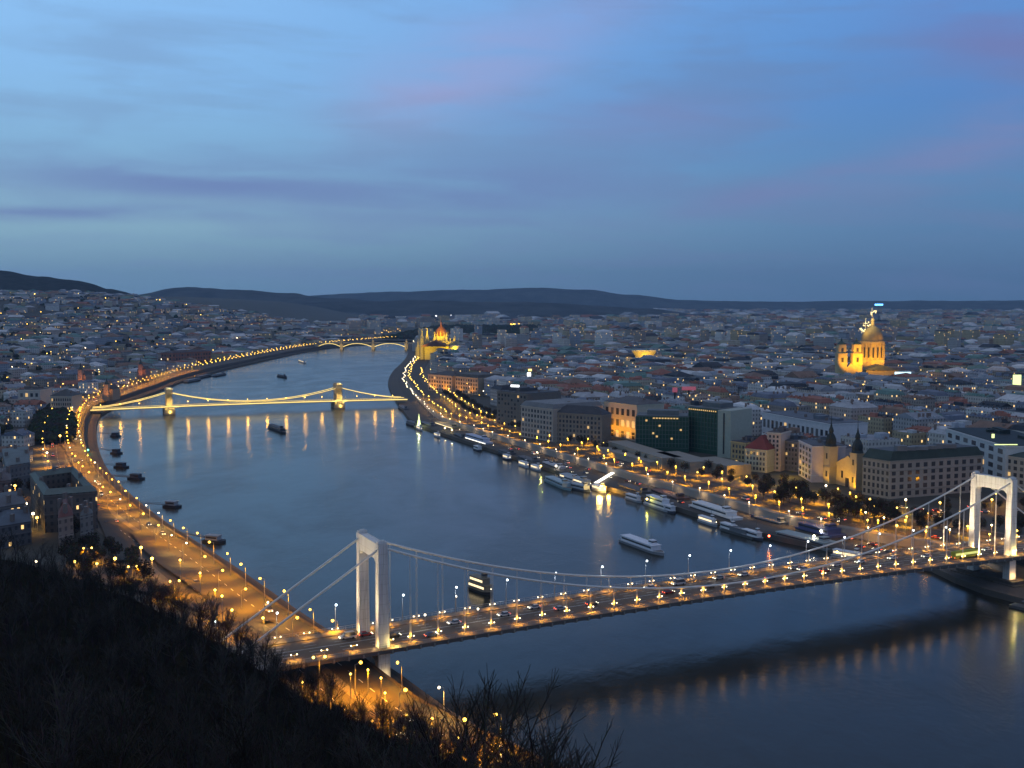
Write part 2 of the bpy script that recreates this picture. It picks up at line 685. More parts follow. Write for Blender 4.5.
def sst(x, a, b):
    t = max(0, min(1, (x - a) / (b - a)))
    return t * t * (3 - 2 * t)


# silhouette of the dark hill in the picture (pixel column -> row) that the hill's slopes are fitted to
SIL = [(-200, 515), (0, 543), (60, 555), (130, 580), (190, 606), (240, 640), (290, 672), (340, 692), (400, 722), (450, 750), (500, 778), (620, 840), (1200, 1100)]


def hill_z(x, y):
    """height of the wooded hill under the lookout"""
    r = y
    if y < 5:
        return 121
    px = 512 + FOC * x / y
    for (a, ya), (b, yb) in zip(SIL, SIL[1:]):
        if a <= px <= b:
            ys = ya + (yb - ya) * (px - a) / (b - a)
            break
    else:
        ys = SIL[0][1] if px < SIL[0][0] else SIL[-1][1]
    k = math.tan(math.atan((ys - 384) / FOC) + PITCH)
    R = 250 + 70 * sst(-px, -420, 0)
    kend = k + 3.0 / R
    k0 = .56
    t = min(1, max(0, (r - 40) / (R - 40)))
    kk = k0 + (max(kend, .0) - k0) * (t ** .6) if kend < k0 else kend
    z = 122 - min(r, R) * kk
    if r > R:
        z -= (r - R) * .75
    return z + 1.5 * noise.noise(Vector((x / 25, y / 25, 0)))


def ground_w(x, y):
    """west bank terrain"""
    wd = xw(y) - x
    z = 9 + 135 * sst(y, 1250, 4000) * sst(wd, 150, 1300) + 22 * sst(y, 900, 1300) * sst(wd, 120, 420) * (1 - sst(y, 2600, 3200) * .6)
    z += 8 * noise.noise(Vector((x / 260, y / 260, 3))) * sst(wd, 100, 400) * sst(y, 900, 1500)
    return z


# ------------------------------------------------------------------ water, banks, terrain
def plain_setting():
    b = MB()
    b.face([(-700, -100, 0), (900, -100, 0), (900, 3800, 0), (-1200, 3800, 0)])
    b.build('river_water', 'water', kind='structure')

    # east bank
    def profile(line, nrm, prof, far=None):
        m = MB()
        rows = []
        for p, n in zip(line, nrm):
            row = [(p.x + n.x * d, p.y + n.y * d, z) for d, z in prof]
            rows.append(row)
        for a, c in zip(rows, rows[1:]):
            for k in range(len(prof) - 1):
                m.face((a[k], a[k + 1], c[k + 1], c[k]) if far == 'e' else (a[k], c[k], c[k + 1], a[k + 1]))
        return m, rows

    m, rows = profile(east_shore, en_, [(-.5, -1.5), (0, 2.6), (27, 2.7)], 'e')
    m.build('quay', 'quay_stone', kind='structure')
    m, rows = profile(east_shore, en_, [(27, 2.7), (27.3, 7), (28.3, 7.9), (28.9, 7)], 'e')
    m.build('embankment_wall', 'stone', kind='structure')
    m, rows = profile(east_shore, en_, [(28.9, 7), (88, 7)], 'e')
    n = len(rows)
    for i in range(n - 1):
        a, c = rows[i][-1], rows[i + 1][-1]
        ya = -300 + 18000 * (i / (n - 1)) ** 2
        yc = -300 + 18000 * ((i + 1) / (n - 1)) ** 2
        pa, pc = None, None
        seg = 10
        A0, A1 = Vector(a), Vector((9500, ya, 7))
        C0, C1 = Vector(c), Vector((9500, yc, 7))
        for k in range(seg):
            t0, t1 = (k / seg) ** 2, ((k + 1) / seg) ** 2
            m.face((A0.lerp(A1, t0), A0.lerp(A1, t1), C0.lerp(C1, t1), C0.lerp(C1, t0)))
    # north of the narrowing river
    last = Vector(rows[-1][-1])
    m.face((last, (9500, 17700, 7), (-1200, 17700, 7), (-1200, 3700, 7)))
    m.face(((-1200, 3500, 6.9), (last.x + 20, 3430, 6.9), (last.x + 20, 4200, 6.9), (-1200, 4200, 6.9)))
    m.build('ground', 'ground', kind='structure')

    # west bank: quay, embankment, then rising terrain row by row
    m, rows = profile(west_shore, wn_, [(-.5, -1.5), (0, 2.8), (10, 3.2)], 'w')
    m.build('river_quay', 'quay_stone', kind='structure')
    m, rows = profile(west_shore, wn_, [(10, 3.2), (10.3, 8.4), (11.2, 9.3), (11.6, 8.5)], 'w')
    m.build('river_wall', 'quay_stone', kind='structure')
    m = MB()
    ds = [0, 8, 22, 45, 70, 100, 140, 190, 260, 350, 470, 620, 800, 1000, 1300, 1700, 2200, 3000, 4200, 6000]
    g = []
    for p, nn in zip(west_shore, wn_):
        q = p + nn * 11.6
        row = []
        for d in ds:
            x, y = q.x + nn.x * min(d, 45) - max(0, d - 45), q.y + nn.y * min(d, 45)
            z = 8.5 if d <= 45 else ground_w(x, y)
            row.append((x, y, z))
        g.append(row)
    for a, c in zip(g, g[1:]):
        for k in range(len(ds) - 1):
            m.face((a[k], c[k], c[k + 1], a[k + 1]))
    # beyond the last shore row
    base = g[-1]
    prev = base
    for y in (3700, 3900, 4300, 4800, 5500, 6500):
        row = [(bx, y, ground_w(bx, y) if k > 3 else 8) for k, (bx, by, bz) in enumerate(base)]
        for k in range(len(ds) - 1):
            m.face((prev[k], row[k], row[k + 1], prev[k + 1]))
        prev = row
    m.build('terrain', 'ground', kind='structure', smooth=True)

    # the wooded hill we stand on
    m = MB()
    N = 90
    xs = [-420 + 720 * i / N for i in range(N + 1)]
    ys = [-30 + 500 * j / N for j in range(N + 1)]
    gz = [[hill_z(x, y) for x in xs] for y in ys]
    for j in range(N):
        for i in range(N):
            q = (gz[j][i], gz[j][i + 1], gz[j + 1][i + 1], gz[j + 1][i])
            if max(q) < -3:
                continue
            m.face(((xs[i], ys[j], q[0]), (xs[i + 1], ys[j], q[1]), (xs[i + 1], ys[j + 1], q[2]), (xs[i], ys[j + 1], q[3])))
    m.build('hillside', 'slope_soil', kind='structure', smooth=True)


plain_setting()


# ------------------------------------------------------------------ far hills
def ridge(name, prof, dist, depth, m, amp=10, seed=0, zb=0):
    """a range of hills with front and back slopes; prof gives its skyline as (pixel column, pixel row) at that distance"""
    b = MB()
    cols = []
    x0, x1 = prof[0][0], prof[-1][0]
    n = int((x1 - x0) / 4)
    for i in range(n + 1):
        px = x0 + (x1 - x0) * i / n
        for (a, ya), (c, yc) in zip(prof, prof[1:]):
            if a <= px <= c:
                t = (px - a) / (c - a)
                t = t * t * (3 - 2 * t)
                py = ya + (yc - ya) * t
                break
        top = at(px, py, 0) if False else None
        X = (px - 512) / FOC * dist
        zt = CAM_H + (303 - py) / FOC * dist
        zt += amp * noise.fractal(Vector((px / 30, seed, 0)), 1.0, 2.0, 5)
        col = []
        for k in range(-8, 9):
            t = abs(k) / 8
            f = 1 - sst(t, 0, 1)
            y = dist + k / 8 * depth
            sx = X * (y / dist) if k < 0 else X * (1 + .3 * (y / dist - 1))
            z = zb + (zt - zb) * f + (amp * 1.6 * f * (1 - f) * 4 * noise.fractal(Vector((sx / 900, y / 900, seed)), 1.0, 2.0, 5) if k else 0)
            col.append((sx, y, z))
        cols.append(col)
    for a, c in zip(cols, cols[1:]):
        for k in range(16):
            b.face((a[k], c[k], c[k + 1], a[k + 1]))
    b.build(name, m, kind='structure', smooth=True)


ridge('hills', [(-260, 262), (-120, 266), (0, 271.5), (40, 276), (80, 281), (110, 289), (150, 299), (190, 307), (260, 312)], 5200, 1200, 'forest', 6, 1.3, 40)
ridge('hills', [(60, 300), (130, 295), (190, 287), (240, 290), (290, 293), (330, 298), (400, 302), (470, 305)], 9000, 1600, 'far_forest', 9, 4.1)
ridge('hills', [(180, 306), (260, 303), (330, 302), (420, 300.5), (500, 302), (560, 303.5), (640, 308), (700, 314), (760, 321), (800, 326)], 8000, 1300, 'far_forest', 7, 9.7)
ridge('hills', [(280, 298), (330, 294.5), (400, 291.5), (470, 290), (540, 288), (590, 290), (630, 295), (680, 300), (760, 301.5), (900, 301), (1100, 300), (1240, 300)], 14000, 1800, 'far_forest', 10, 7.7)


# ------------------------------------------------------------------ haze
hz = MB()
hz.prism([(-9800, -600), (9900, -600), (9900, 17900), (-9800, 17900)], -2.5, 620, bottom=True)
hm = bpy.data.materials.new('haze')
hm.use_nodes = True
g = NT(hm.node_tree)
pv = g.n('ShaderNodeVolumePrincipled')
pv.inputs['Color'].default_value = (.50, .74, 1.0, 1)
pv.inputs['Density'].default_value = 4.0e-5
pv.inputs['Anisotropy'].default_value = 0.1
o = g.n('ShaderNodeOutputMaterial')
g.t.links.new(pv.outputs[0], o.inputs['Volume'])
MAT['haze'] = hm
hz.build('haze', 'haze', kind='stuff')


# ------------------------------------------------------------------ the white suspension bridge
PL, PR = Vector((-45.5, 352)), Vector((212, 479.5))
E2 = (PR - PL).normalized()
N2 = Vector((E2.y, -E2.x))         # towards the camera side
SPAN = (PR - PL).length
BRZ = math.atan2(E2.y, E2.x)
DECK = 14.6
TOPZ = 48.0


def bp(s, n, z=0):
    """s metres east of the west pylon, n metres south of the bridge's axis"""
    p = PL + E2 * s + N2 * n
    return Vector((p.x, p.y, z))


def deck_z(s):
    if 0 <= s <= SPAN:
        t = s / SPAN
        return DECK + 4 * 1.9 * t * (1 - t)
    d = -s if s < 0 else s - SPAN
    return DECK - min(d, 120) * .012


def suspension_bridge():
    S0, S1 = -72, SPAN + 150
    ss = [S0 + (S1 - S0) * i / 110 for i in range(111)]
    root = thing('suspension_bridge', 'white suspension bridge with two portal pylons spanning the river in front', 'bridge', bp(0, 0, 0), 0)
    off = root.location

    def L(p):
        return Vector(p) - off
    d = MB()
    edge = 13.6
    prev = None
    for s in ss:
        z = deck_z(s)
        row = [L(bp(s, n, z + dz)) for n, dz in ((-edge, .25), (-edge, -1.0), (-7, -2.6), (7, -2.6), (edge, -1.0), (edge, .25), (9.0, .25), (9.0, 0), (-9.0, 0), (-9.0, .25))]
        if prev:
            for k in range(10):
                d.face((prev[k], row[k], row[(k + 1) % 10], prev[(k + 1) % 10]))
        prev = row
    dk = d.build('deck', 'paving', root)
    r = MB()
    r.strip([L(bp(s, -8.9, deck_z(s) + .02)) for s in ss], [L(bp(s, 8.9, deck_z(s) + .02)) for s in ss])
    r.build('roadway', 'bridge_asphalt', root)
    mk = MB()
    for n in (-5.8, -2.9, 2.9, 5.8):
        s = S0
        while s < S1 - 4:
            mk.face([L(bp(a, n + q, deck_z(a) + .05)) for a, q in ((s, -.1), (s, .1), (s + 4, .1), (s + 4, -.1))])
            s += 10
    mk.strip([L(bp(s, -.25, deck_z(s) + .05)) for s in ss], [L(bp(s, -.1, deck_z(s) + .05)) for s in ss])
    mk.strip([L(bp(s, .1, deck_z(s) + .05)) for s in ss], [L(bp(s, .25, deck_z(s) + .05)) for s in ss])
    mk.build('lane_marking', 'line_paint', root)
    # brackets under the walkways
    for sg in (-1, 1):
        b = MB()
        s = S0 + 2
        while s < S1:
            z = deck_z(s)
            a = [L(bp(s, sg * 7, z - 2.8)), L(bp(s, sg * (edge + .15), z - 1.3)), L(bp(s, sg * (edge + .15), z - .1)), L(bp(s, sg * 7, z - 1.0))]
            c = [p + Vector((E2.x * .5, E2.y * .5, 0)) for p in a]
            b.face(a); b.face(c[::-1])
            for k in range(4):
                b.face((a[k], c[k], c[(k + 1) % 4], a[(k + 1) % 4]))
            s += 4.78
        b.build('bracket_row', 'stone', root)['kind'] = 'stuff'
    for sg in (-1, 1):
        b = MB()
        n = sg * (edge - .15)
        for h, rr in ((1.25, .07), (.75, .035), (.45, .035)):
            b.path([L(bp(s, n, deck_z(s) + .25 + h)) for s in ss], rr, 4)
        s = S0
        while s < S1:
            b.tube(L(bp(s, n, deck_z(s) + .2)), L(bp(s, n, deck_z(s) + 1.5)), .05, n=4)
            s += 2.4
        b.build('railing', 'grey_metal', root)
    # pylons
    for s in (0, SPAN):
        py = bpy.data.objects.new('pylon', None)
        COL.objects.link(py)
        py.parent = root
        py.location = L(bp(s, 0, 0))
        py.rotation_euler = (0, 0, BRZ)
        for sg in (-1, 1):
            b = MB()
            # tapered leg in local axes: x along the bridge, y across
            y0 = sg * 9.5
            for (za, wa, da), (zb, wb, db) in (((-1.5, 4.2, 3.6), (DECK + 8, 3.5, 3.1)), ((DECK + 8, 3.5, 3.1), (TOPZ, 3.1, 2.8))):
                va = [(q * wa / 2, y0 + p * da / 2, za) for q, p in ((-1, -1), (1, -1), (1, 1), (-1, 1))]
                vb = [(q * wb / 2, y0 + p * db / 2, zb) for q, p in ((-1, -1), (1, -1), (1, 1), (-1, 1))]
                for k in range(4):
                    b.face((va[k], va[(k + 1) % 4], vb[(k + 1) % 4], vb[k]))
            b.face(vb)
            b.build('leg', 'white_paint', py)
            c = MB()
            c.box(0, y0, TOPZ, 3.0, 1.5, .7)
            c.box(0, y0, TOPZ + .7, 1.6, 1.1, .4)
            c.build('cable_saddle', 'white_paint', py)
        b = MB()
        ht = 5.2
        prof = []
        for k in range(13):
            y = -8.05 + 16.1 * k / 12
            e = max(0, (abs(y) - 6.4) / 1.65)
            prof.append((y, TOPZ - ht - 1.4 * e * e))
        for x in (-1.48, 1.62):
            pts = [(x, y, z) for y, z in prof] + [(x, 8.05, TOPZ - .05), (x, -8.05, TOPZ - .05)]
            b.face(pts if x < 0 else pts[::-1])
        for (ya, za), (yb, zb) in zip(prof, prof[1:]):
            b.face(((-1.48, ya, za), (1.48, ya, za), (1.48, yb, zb), (-1.48, yb, zb)))
        b.face(((-1.48, -8.05, TOPZ - .05), (1.48, -8.05, TOPZ - .05), (1.48, 8.05, TOPZ - .05), (-1.48, 8.05, TOPZ - .05)))
        b.build('crossbeam', 'white_paint', py)
        b = MB()
        b.box(0, 0, DECK - 4.9, 3.0, 16.0, 2.2)
        b.build('deck_beam', 'white_paint', py)
        # pier under the legs
        b = MB()
        b.box(0, 0, -3, 12, 34, 6.2)
        b.box(0, 0, 3.2, 9, 30, 1.2)
        b.build('pier', 'quay_stone', py)

    # cables with hangers
    def cz(s):
        t = s / SPAN
        return 46.9 - 4 * (46.9 - 19.4) * t * (1 - t)
    for sg in (-1, 1):
        n = sg * 9.5
        b = MB()
        pts = [L(bp(-64, n, 7.0))] + [L(bp(s, n, cz(s))) for s in [SPAN * i / 60 for i in range(61)]] + [L(bp(SPAN + 66, n, 6))]
        b.path(pts, .38, 8)
        b.build('main_cable', 'cable', root, smooth=True)
        for k in range(1, 30):
            s = SPAN * k / 30
            if cz(s) - deck_z(s) < 1.0:
                continue
            h = MB()
            for q in (-.18, .18):
                h.tube(L(bp(s + q, n, deck_z(s))), L(bp(s + q, n, cz(s))), .075, n=4)
            h.build('hanger', 'cable', root)
    return root


suspension_bridge()
# pylon floodlights, fixed on the deck and at the banks (the photo shows both portals lit from the west side)
for s, k in ((0, 1.0), (SPAN, 1.5)):
    for n in (-9.5, 9.5):
        a = bp(s - 22, n * 1.2, DECK + 1.2)
        flood(a, bp(s, n, DECK + 24), 36000 * k, (1, .78, .46), 70)
        point(bp(s - 3.0, n + 1.2, DECK + 1.2), 500, (1, .58, .16))
flood(bp(SPAN - 34, 22, 22), bp(SPAN, 3, DECK + 26), 17000, (1, .78, .45), 80)
point(bp(3.5, 12.3, DECK + 1.5), 1100, (1, .72, .22))
point(bp(SPAN + 1, 12.8, DECK + 1.5), 1500, (1, .72, .22))
point(bp(0, 12.5, 6), 200, (1, .72, .3))
point(bp(SPAN, 12.8, 6), 500, (1, .62, .25))


# ------------------------------------------------------------------ lamps
def twin_globe():
    t = thing('twin_globe_lamp', 'unplaced twin globe lamp here', 'street lamp', group='twin globe lamps along the white bridge')
    LABELS.clear()
    b = MB()
    b.tube((0, 0, 0), (0, 0, 1.7), .09, .06, 6)
    b.tube((-.95, 0, 1.7), (.95, 0, 1.7), .05, n=5)
    b.build('post', 'grey_metal', t)
    for x in (-.95, .95):
        g_ = MB()
        g_.ball((x, 0, 1.9), .18, 8, 5)
        g_.build('globe', 'lamp_white', t, smooth=True)
    flood((0, 0, 2.6), (0, 0, 0), 2600, (1, .46, .04), 128, 'lamp_light').parent = t
    point((0, 0, 2.5), 110, (1, .5, .08), .5, parent=t)
    return t


def set_label(o, label):
    o['label'] = label
    LABELS[label] = LABELS.get(label, 0) + 1


tg = twin_globe()
first = True
for sg, nm in ((-1, 'north'), (1, 'south')):
    for k in range(-3, 36):
        s = SPAN * (k + .0) / 30
        if k in (0, 30):
            s += 2.6
        if s > SPAN + 52:
            break
        where = ('%s pair past the east pylon' % ordinal(k - 31)) if k > 30 else ('%s pair west of the west pylon' % ordinal(-k - 1)) if k < 0 else ('%s pair from the west pylon' % ordinal(k))
        lab = 'twin globe lamp, %s side of the white bridge, %s' % (nm, where)
        loc = bp(s, sg * 9.9, deck_z(s) + .25)
        if first:
            tg.location, tg.rotation_euler = loc, (0, 0, BRZ)
            set_label(tg, lab)
            first = False
        else:
            dup(tg, loc, BRZ, lab)


def mast(name, h, arm, head_mat, power, col, cat, group, label='unplaced lamp with no label'):
    t = thing(name, label, cat, group=group)
    LABELS.pop(label, None)
    b = MB()
    b.tube((0, 0, 0), (0, 0, h), .16, .09, 6)
    b.tube((0, 0, h), (0, arm, h + .4), .06, n=5)
    b.build('post', 'grey_metal', t)
    g_ = MB()
    g_.ball((0, arm, h + .35), .46 if head_mat in ('lamp_warm', 'lamp_yellow') else .36, 8, 5)
    g_.build('lantern', head_mat, t, smooth=True)
    if power:
        o = flood((0, arm, h - .5), (0, arm, 0), power, col, 150, 'lamp_light')
        o.parent = t
    return t


tall = mast('tall_street_lamp', 9.0, 1.0, 'lamp_cool', 700, (.85, .92, 1), 'street lamp', 'tall cool-white lamps along the north edge of the white bridge')
first = True
for k in range(-2, 17):
    s = -4.6 + 19.75 * k + (0 if k > 0 else -4)
    lab = 'tall cool-white lamp on the north edge of the white bridge, %s from the west end' % ordinal(k + 2)
    loc = bp(s, -12.6, deck_z(s) + .25)
    if first:
        tall.location, tall.rotation_euler = loc, (0, 0, BRZ + math.pi)
        set_label(tall, lab)
        first = False
    else:
        dup(tall, loc, BRZ + math.pi, lab)

# a few stronger lights on the north walk that the photo shows
for i, (px, py, pw) in enumerate(((456, 601, 1), (425, 620, 1), (478, 614, 0))):
    p = at(px, py, deck_z(0) + 4)
    o = mast('work_light', 3.4, .3, 'lamp_head', 500, (1, .9, .7), 'light', None)
    o.location = (p.x, p.y, deck_z(90) + .25)
    set_label(o, ['bright short lamp standing on the north walk of the white bridge', 'bright low light on the bridge road east of the west pylon', 'small bright light beside the lanes of the white bridge'][i])
    o.scale = (1, 1, 1)

# ------------------------------------------------------------------ embankment lamps
mm = {'warm': mast('street_lamp', 9, 1.6, 'lamp_warm', 15000, (1, .38, .0), 'street lamp', 'sodium lamps along the west embankment'),
      'pale': mast('street_lamp', 9, 1.6, 'lamp_white', 12000, (1, .52, .10), 'street lamp', 'sodium lamps along the west embankment'),
      'yellow': mast('promenade_lamp', 5.2, .3, 'lamp_yellow', 10500, (1, .44, .003), 'street lamp', 'yellow lamps along the east promenade'),
      'white': mast('quay_lamp', 7.5, .6, 'lamp_white', 2200, (1, .66, .32), 'street lamp', 'white lamps along the east quay')}
used = set()


def place(kind, loc, rz, lab, group=None):
    o = mm[kind]
    if kind not in used:
        used.add(kind)
        o.location, o.rotation_euler = loc, (0, 0, rz)
        set_label(o, lab)
        if group:
            o['group'] = group
        return o
    return dup(o, loc, rz, lab, group)


far_lamps = {'lamp_warm': MB(), 'lamp_yellow': MB(), 'lamp_white': MB()}
Lw = (len(west_shore) - 1) * 20
Le = (len(east_shore) - 1) * 20
# where along the west shore the bridge crosses
s_br = min(range(len(west_shore)), key=lambda i: (west_shore[i] - Vector((-60, 352))).length) * 20
nwl = 0
for row, d, st, nm in ((0, 13.5, 24, 'river-side'), (1, 26, 27, 'middle'), (2, 41, 36, 'town-side')):
    i = 0
    s = s_br - 100
    south = 0
    while s < Lw - 20:
        p = shore_pt(west_shore, wn_, s + U(-1.5, 1.5), d)
        q = shore_pt(west_shore, wn_, s + 3, d)
        rz = math.atan2(q.y - p.y, q.x - p.x) + (math.pi if row == 1 else 0)
        if abs((p - PL).dot(N2)) < 15 and (p - PL).dot(E2) > -75:
            s += st
            continue
        if row == 2 and p.y < 700:
            s += st
            continue
        if p.y < 1900:
            nm2 = ('%s north of the white bridge' % ordinal(i)) if s > s_br else ('%s south of the white bridge' % ordinal(south))
            if s > s_br:
                i += 1
            else:
                south += 1
            pale_ = rnd.random() < .22
            o = place('pale' if pale_ else 'warm', (p.x, p.y, 8.5), rz, '%s lamp, %s row of the west embankment, %s' % ('pale' if pale_ else 'sodium', nm, nm2))
            o.scale = (U(.8, 1.2),) * 2 + (U(.85, 1.1),)
            nwl += 1
        else:
            far_lamps['lamp_warm'].ball((p.x, p.y, 17), .75, 6, 4)
        s += st * U(.93, 1.07) * (1 if p.y < 1900 else 1.25)
print('west lamps', nwl)

# east side: quay row, promenade rows
nel = 0
i = 0
s = 0
counts = {}
for row, kind, d, st, nm in ((0, 'white', 24, 30, 'quay'), (1, 'yellow', 33, 24, 'roadside'), (2, 'yellow', 52, 26, 'tramway'), (3, 'yellow', 70, 24, 'promenade')):
    s, i = 230, 0
    while s < Le - 20:
        dd = d + U(-2.5, 2.5)
        p = shore_pt(east_shore, en_, s, dd)
        z = 2.7 if row == 0 else 7
        inb = abs((p - PL).dot(N2)) < 16
        pxx = pix((p.x, p.y, 10))[0]
        if pxx < 1030 and not inb:
            if p.y < 1350 and U(0, 1) < (.8 if p.y < 620 else .97):
                a = {'white': 'white lamp on the lower east quay', 'yellow': 'yellow lamp in the %s row of the east bank' % nm}[kind]
                place(kind, (p.x, p.y, z), U(-.4, .4) + 2.7, '%s, %s north from the white bridge' % (a, ordinal(i)))
                i += 1
                nel += 1
            elif p.y >= 1350 and p.y < 3400 and (p.y < 1900 or row != 2):
                far_lamps['lamp_white' if row == 0 else 'lamp_yellow'].ball((p.x, p.y, z + 6), .6, 6, 4)
        s += st * U(.85, 1.15)
print('east lamps', nel)


# ------------------------------------------------------------------ buildings
def wall_col():
    return rnd.choice(list(WNAMES))


WNAMES = {(.56, .49, .37): 'cream', (.42, .41, .40): 'grey', (.60, .56, .50): 'pale', (.34, .29, .25): 'brownish', (.55, .44, .38): 'pinkish', (.34, .37, .42): 'blue-grey', (.70, .68, .64): 'whitish', (.46, .38, .24): 'tan'}
ROOFS = [((.10, .11, .14), 'slate'), ((.19, .20, .22), 'grey'), ((.15, .095, .07), 'brown'), ((.30, .30, .31), 'pale grey'), ((.035, .042, .055), 'dark'), ((.20, .08, .055), 'reddish'), ((.09, .15, .13), 'greenish'), ((.46, .48, .52), 'light metal')]
ROOFS = [(tuple(min(.62, v * 1.5) for v in c), n) if n != 'dark' else (c, n) for c, n in ROOFS]


def hip_roof(b, lx, ly, z, h, over=.4, hip=1.0, col=None):
    """hipped or gabled roof over a lx by ly rectangle centred at the origin"""
    x, y = lx / 2 + over, ly / 2 + over
    if lx >= ly:
        r = max(.3, x - y * hip)
        a, c = (-r, 0, z + h), (r, 0, z + h)
        b.face(((-x, -y, z), (x, -y, z), c, a), col); b.face(((x, y, z), (-x, y, z), a, c), col)
        b.face(((x, -y, z), (x, y, z), c), col); b.face(((-x, y, z), (-x, -y, z), a), col)
    else:
        r = max(.3, y - x * hip)
        a, c = (0, -r, z + h), (0, r, z + h)
        b.face(((x, -y, z), (x, y, z), c, a), col); b.face(((-x, y, z), (-x, -y, z), a, c), col)
        b.face(((-x, -y, z), (x, -y, z), a), col); b.face(((x, y, z), (-x, y, z), c), col)
    b.face(((-x, y, z), (x, y, z), (x, -y, z), (-x, -y, z)), col)


def generic(lx, ly, h, style, wc, rc, r, detail, mw, mr, mch=None, zb=0.0):
    """adds one block, centred at the origin, to wall and roof builders"""
    if style == 'court':
        t = min(lx, ly) * .27
        for cx, cy, ax_, ay_ in ((0, -ly / 2 + t / 2, lx, t), (0, ly / 2 - t / 2, lx, t), (-lx / 2 + t / 2, 0, t, ly - 2 * t), (lx / 2 - t / 2, 0, t, ly - 2 * t)):
            mw.prism([(cx - ax_ / 2, cy - ay_ / 2), (cx + ax_ / 2, cy - ay_ / 2), (cx + ax_ / 2, cy + ay_ / 2), (cx - ax_ / 2, cy + ay_ / 2)], zb, h, wc, top=False)
        o, i_, m_ = (lx / 2 + .4, ly / 2 + .4), (lx / 2 - t - .2, ly / 2 - t - .2), (lx / 2 - t / 2, ly / 2 - t / 2)
        rh = t * r.uniform(.3, .45)
        q = ((-1, -1), (1, -1), (1, 1), (-1, 1))
        for k in range(4):
            a, c = q[k], q[(k + 1) % 4]
            O = lambda s, d, z: (s[0] * d[0], s[1] * d[1], z)
            mr.face((O(a, o, h), O(c, o, h), O(c, m_, h + rh), O(a, m_, h + rh)), rc)
            mr.face((O(a, m_, h + rh), O(c, m_, h + rh), O(c, i_, h), O(a, i_, h)), rc)
        mw.face(((-lx / 2 + t, -ly / 2 + t, zb + 4), (lx / 2 - t, -ly / 2 + t, zb + 4), (lx / 2 - t, ly / 2 - t, zb + 4), (-lx / 2 + t, ly / 2 - t, zb + 4)), (.10, .10, .09))
        ridge_z = h + rh
    else:
        mw.prism([(-lx / 2, -ly / 2), (lx / 2, -ly / 2), (lx / 2, ly / 2), (-lx / 2, ly / 2)], zb, h, wc, top=False)
        if style == 'flat':
            mr.face(((-lx / 2, -ly / 2, h - .5), (lx / 2, -ly / 2, h - .5), (lx / 2, ly / 2, h - .5), (-lx / 2, ly / 2, h - .5)), rc)
            if detail:
                for _ in range(r.randint(1, 3)):
                    mr.box(r.uniform(-.3, .3) * lx, r.uniform(-.3, .3) * ly, h - .5, r.uniform(3, lx * .35), r.uniform(3, ly * .35), r.uniform(2, 4.2), tuple(min(.5, c * 1.5) for c in rc))
            ridge_z = h
        elif style == 'mansard':
            x, y = lx / 2 + .3, ly / 2 + .3
            x2, y2 = x - 2.6, y - 2.6
            z2 = h + 3.6
            q = ((-1, -1), (1, -1), (1, 1), (-1, 1))
            for k in range(4):
                a, c = q[k], q[(k + 1) % 4]
                mr.face(((a[0] * x, a[1] * y, h), (c[0] * x, c[1] * y, h), (c[0] * x2, c[1] * y2, z2), (a[0] * x2, a[1] * y2, z2)), rc)
            hip_roof(mr, 2 * x2, 2 * y2, z2 + .02, 1.8, 0, 1, tuple(c * 1.25 for c in rc))
            ridge_z = z2 + 1
        else:
            rh = min(lx, ly) * r.uniform(.12, .24)
            hip_roof(mr, lx, ly, h, rh, .5, 1.0 if style == 'hip' else .03, rc)
            if style == 'gable':
                pass
            ridge_z = h + rh * .7
    if detail and style in ('hip', 'gable', 'mansard') and max(lx, ly) > 9:
        long_x = lx >= ly
        n_d = int(max(lx, ly) / 5.5)
        for q in range(n_d):
            a = (q + .5) / n_d - .5
            for sg in (-1, 1):
                w2 = (ly if long_x else lx) / 2 - 1.6
                px_, py_ = (a * lx * .8, sg * w2) if long_x else (sg * w2, a * ly * .8)
                mr.box(px_, py_, h + .2, 1.5 if long_x else 2.0, 2.0 if long_x else 1.5, 1.7, tuple(min(.6, c * 1.5) for c in rc))
    if mch is not None:
        for _ in range(r.randint(2, 5)):
            a = r.choice((-1, 1))
            cx, cy = r.uniform(-.38, .38) * lx, a * r.uniform(.30, .40) * ly
            mch.box(cx, cy, h - .3, 1.0, r.uniform(.8, 2.4), (ridge_z - h) + r.uniform(1.2, 2.2), (.22, .15, .12))
    return ridge_z


FOOT = []        # footprints of hand-placed buildings: (centre, radius)


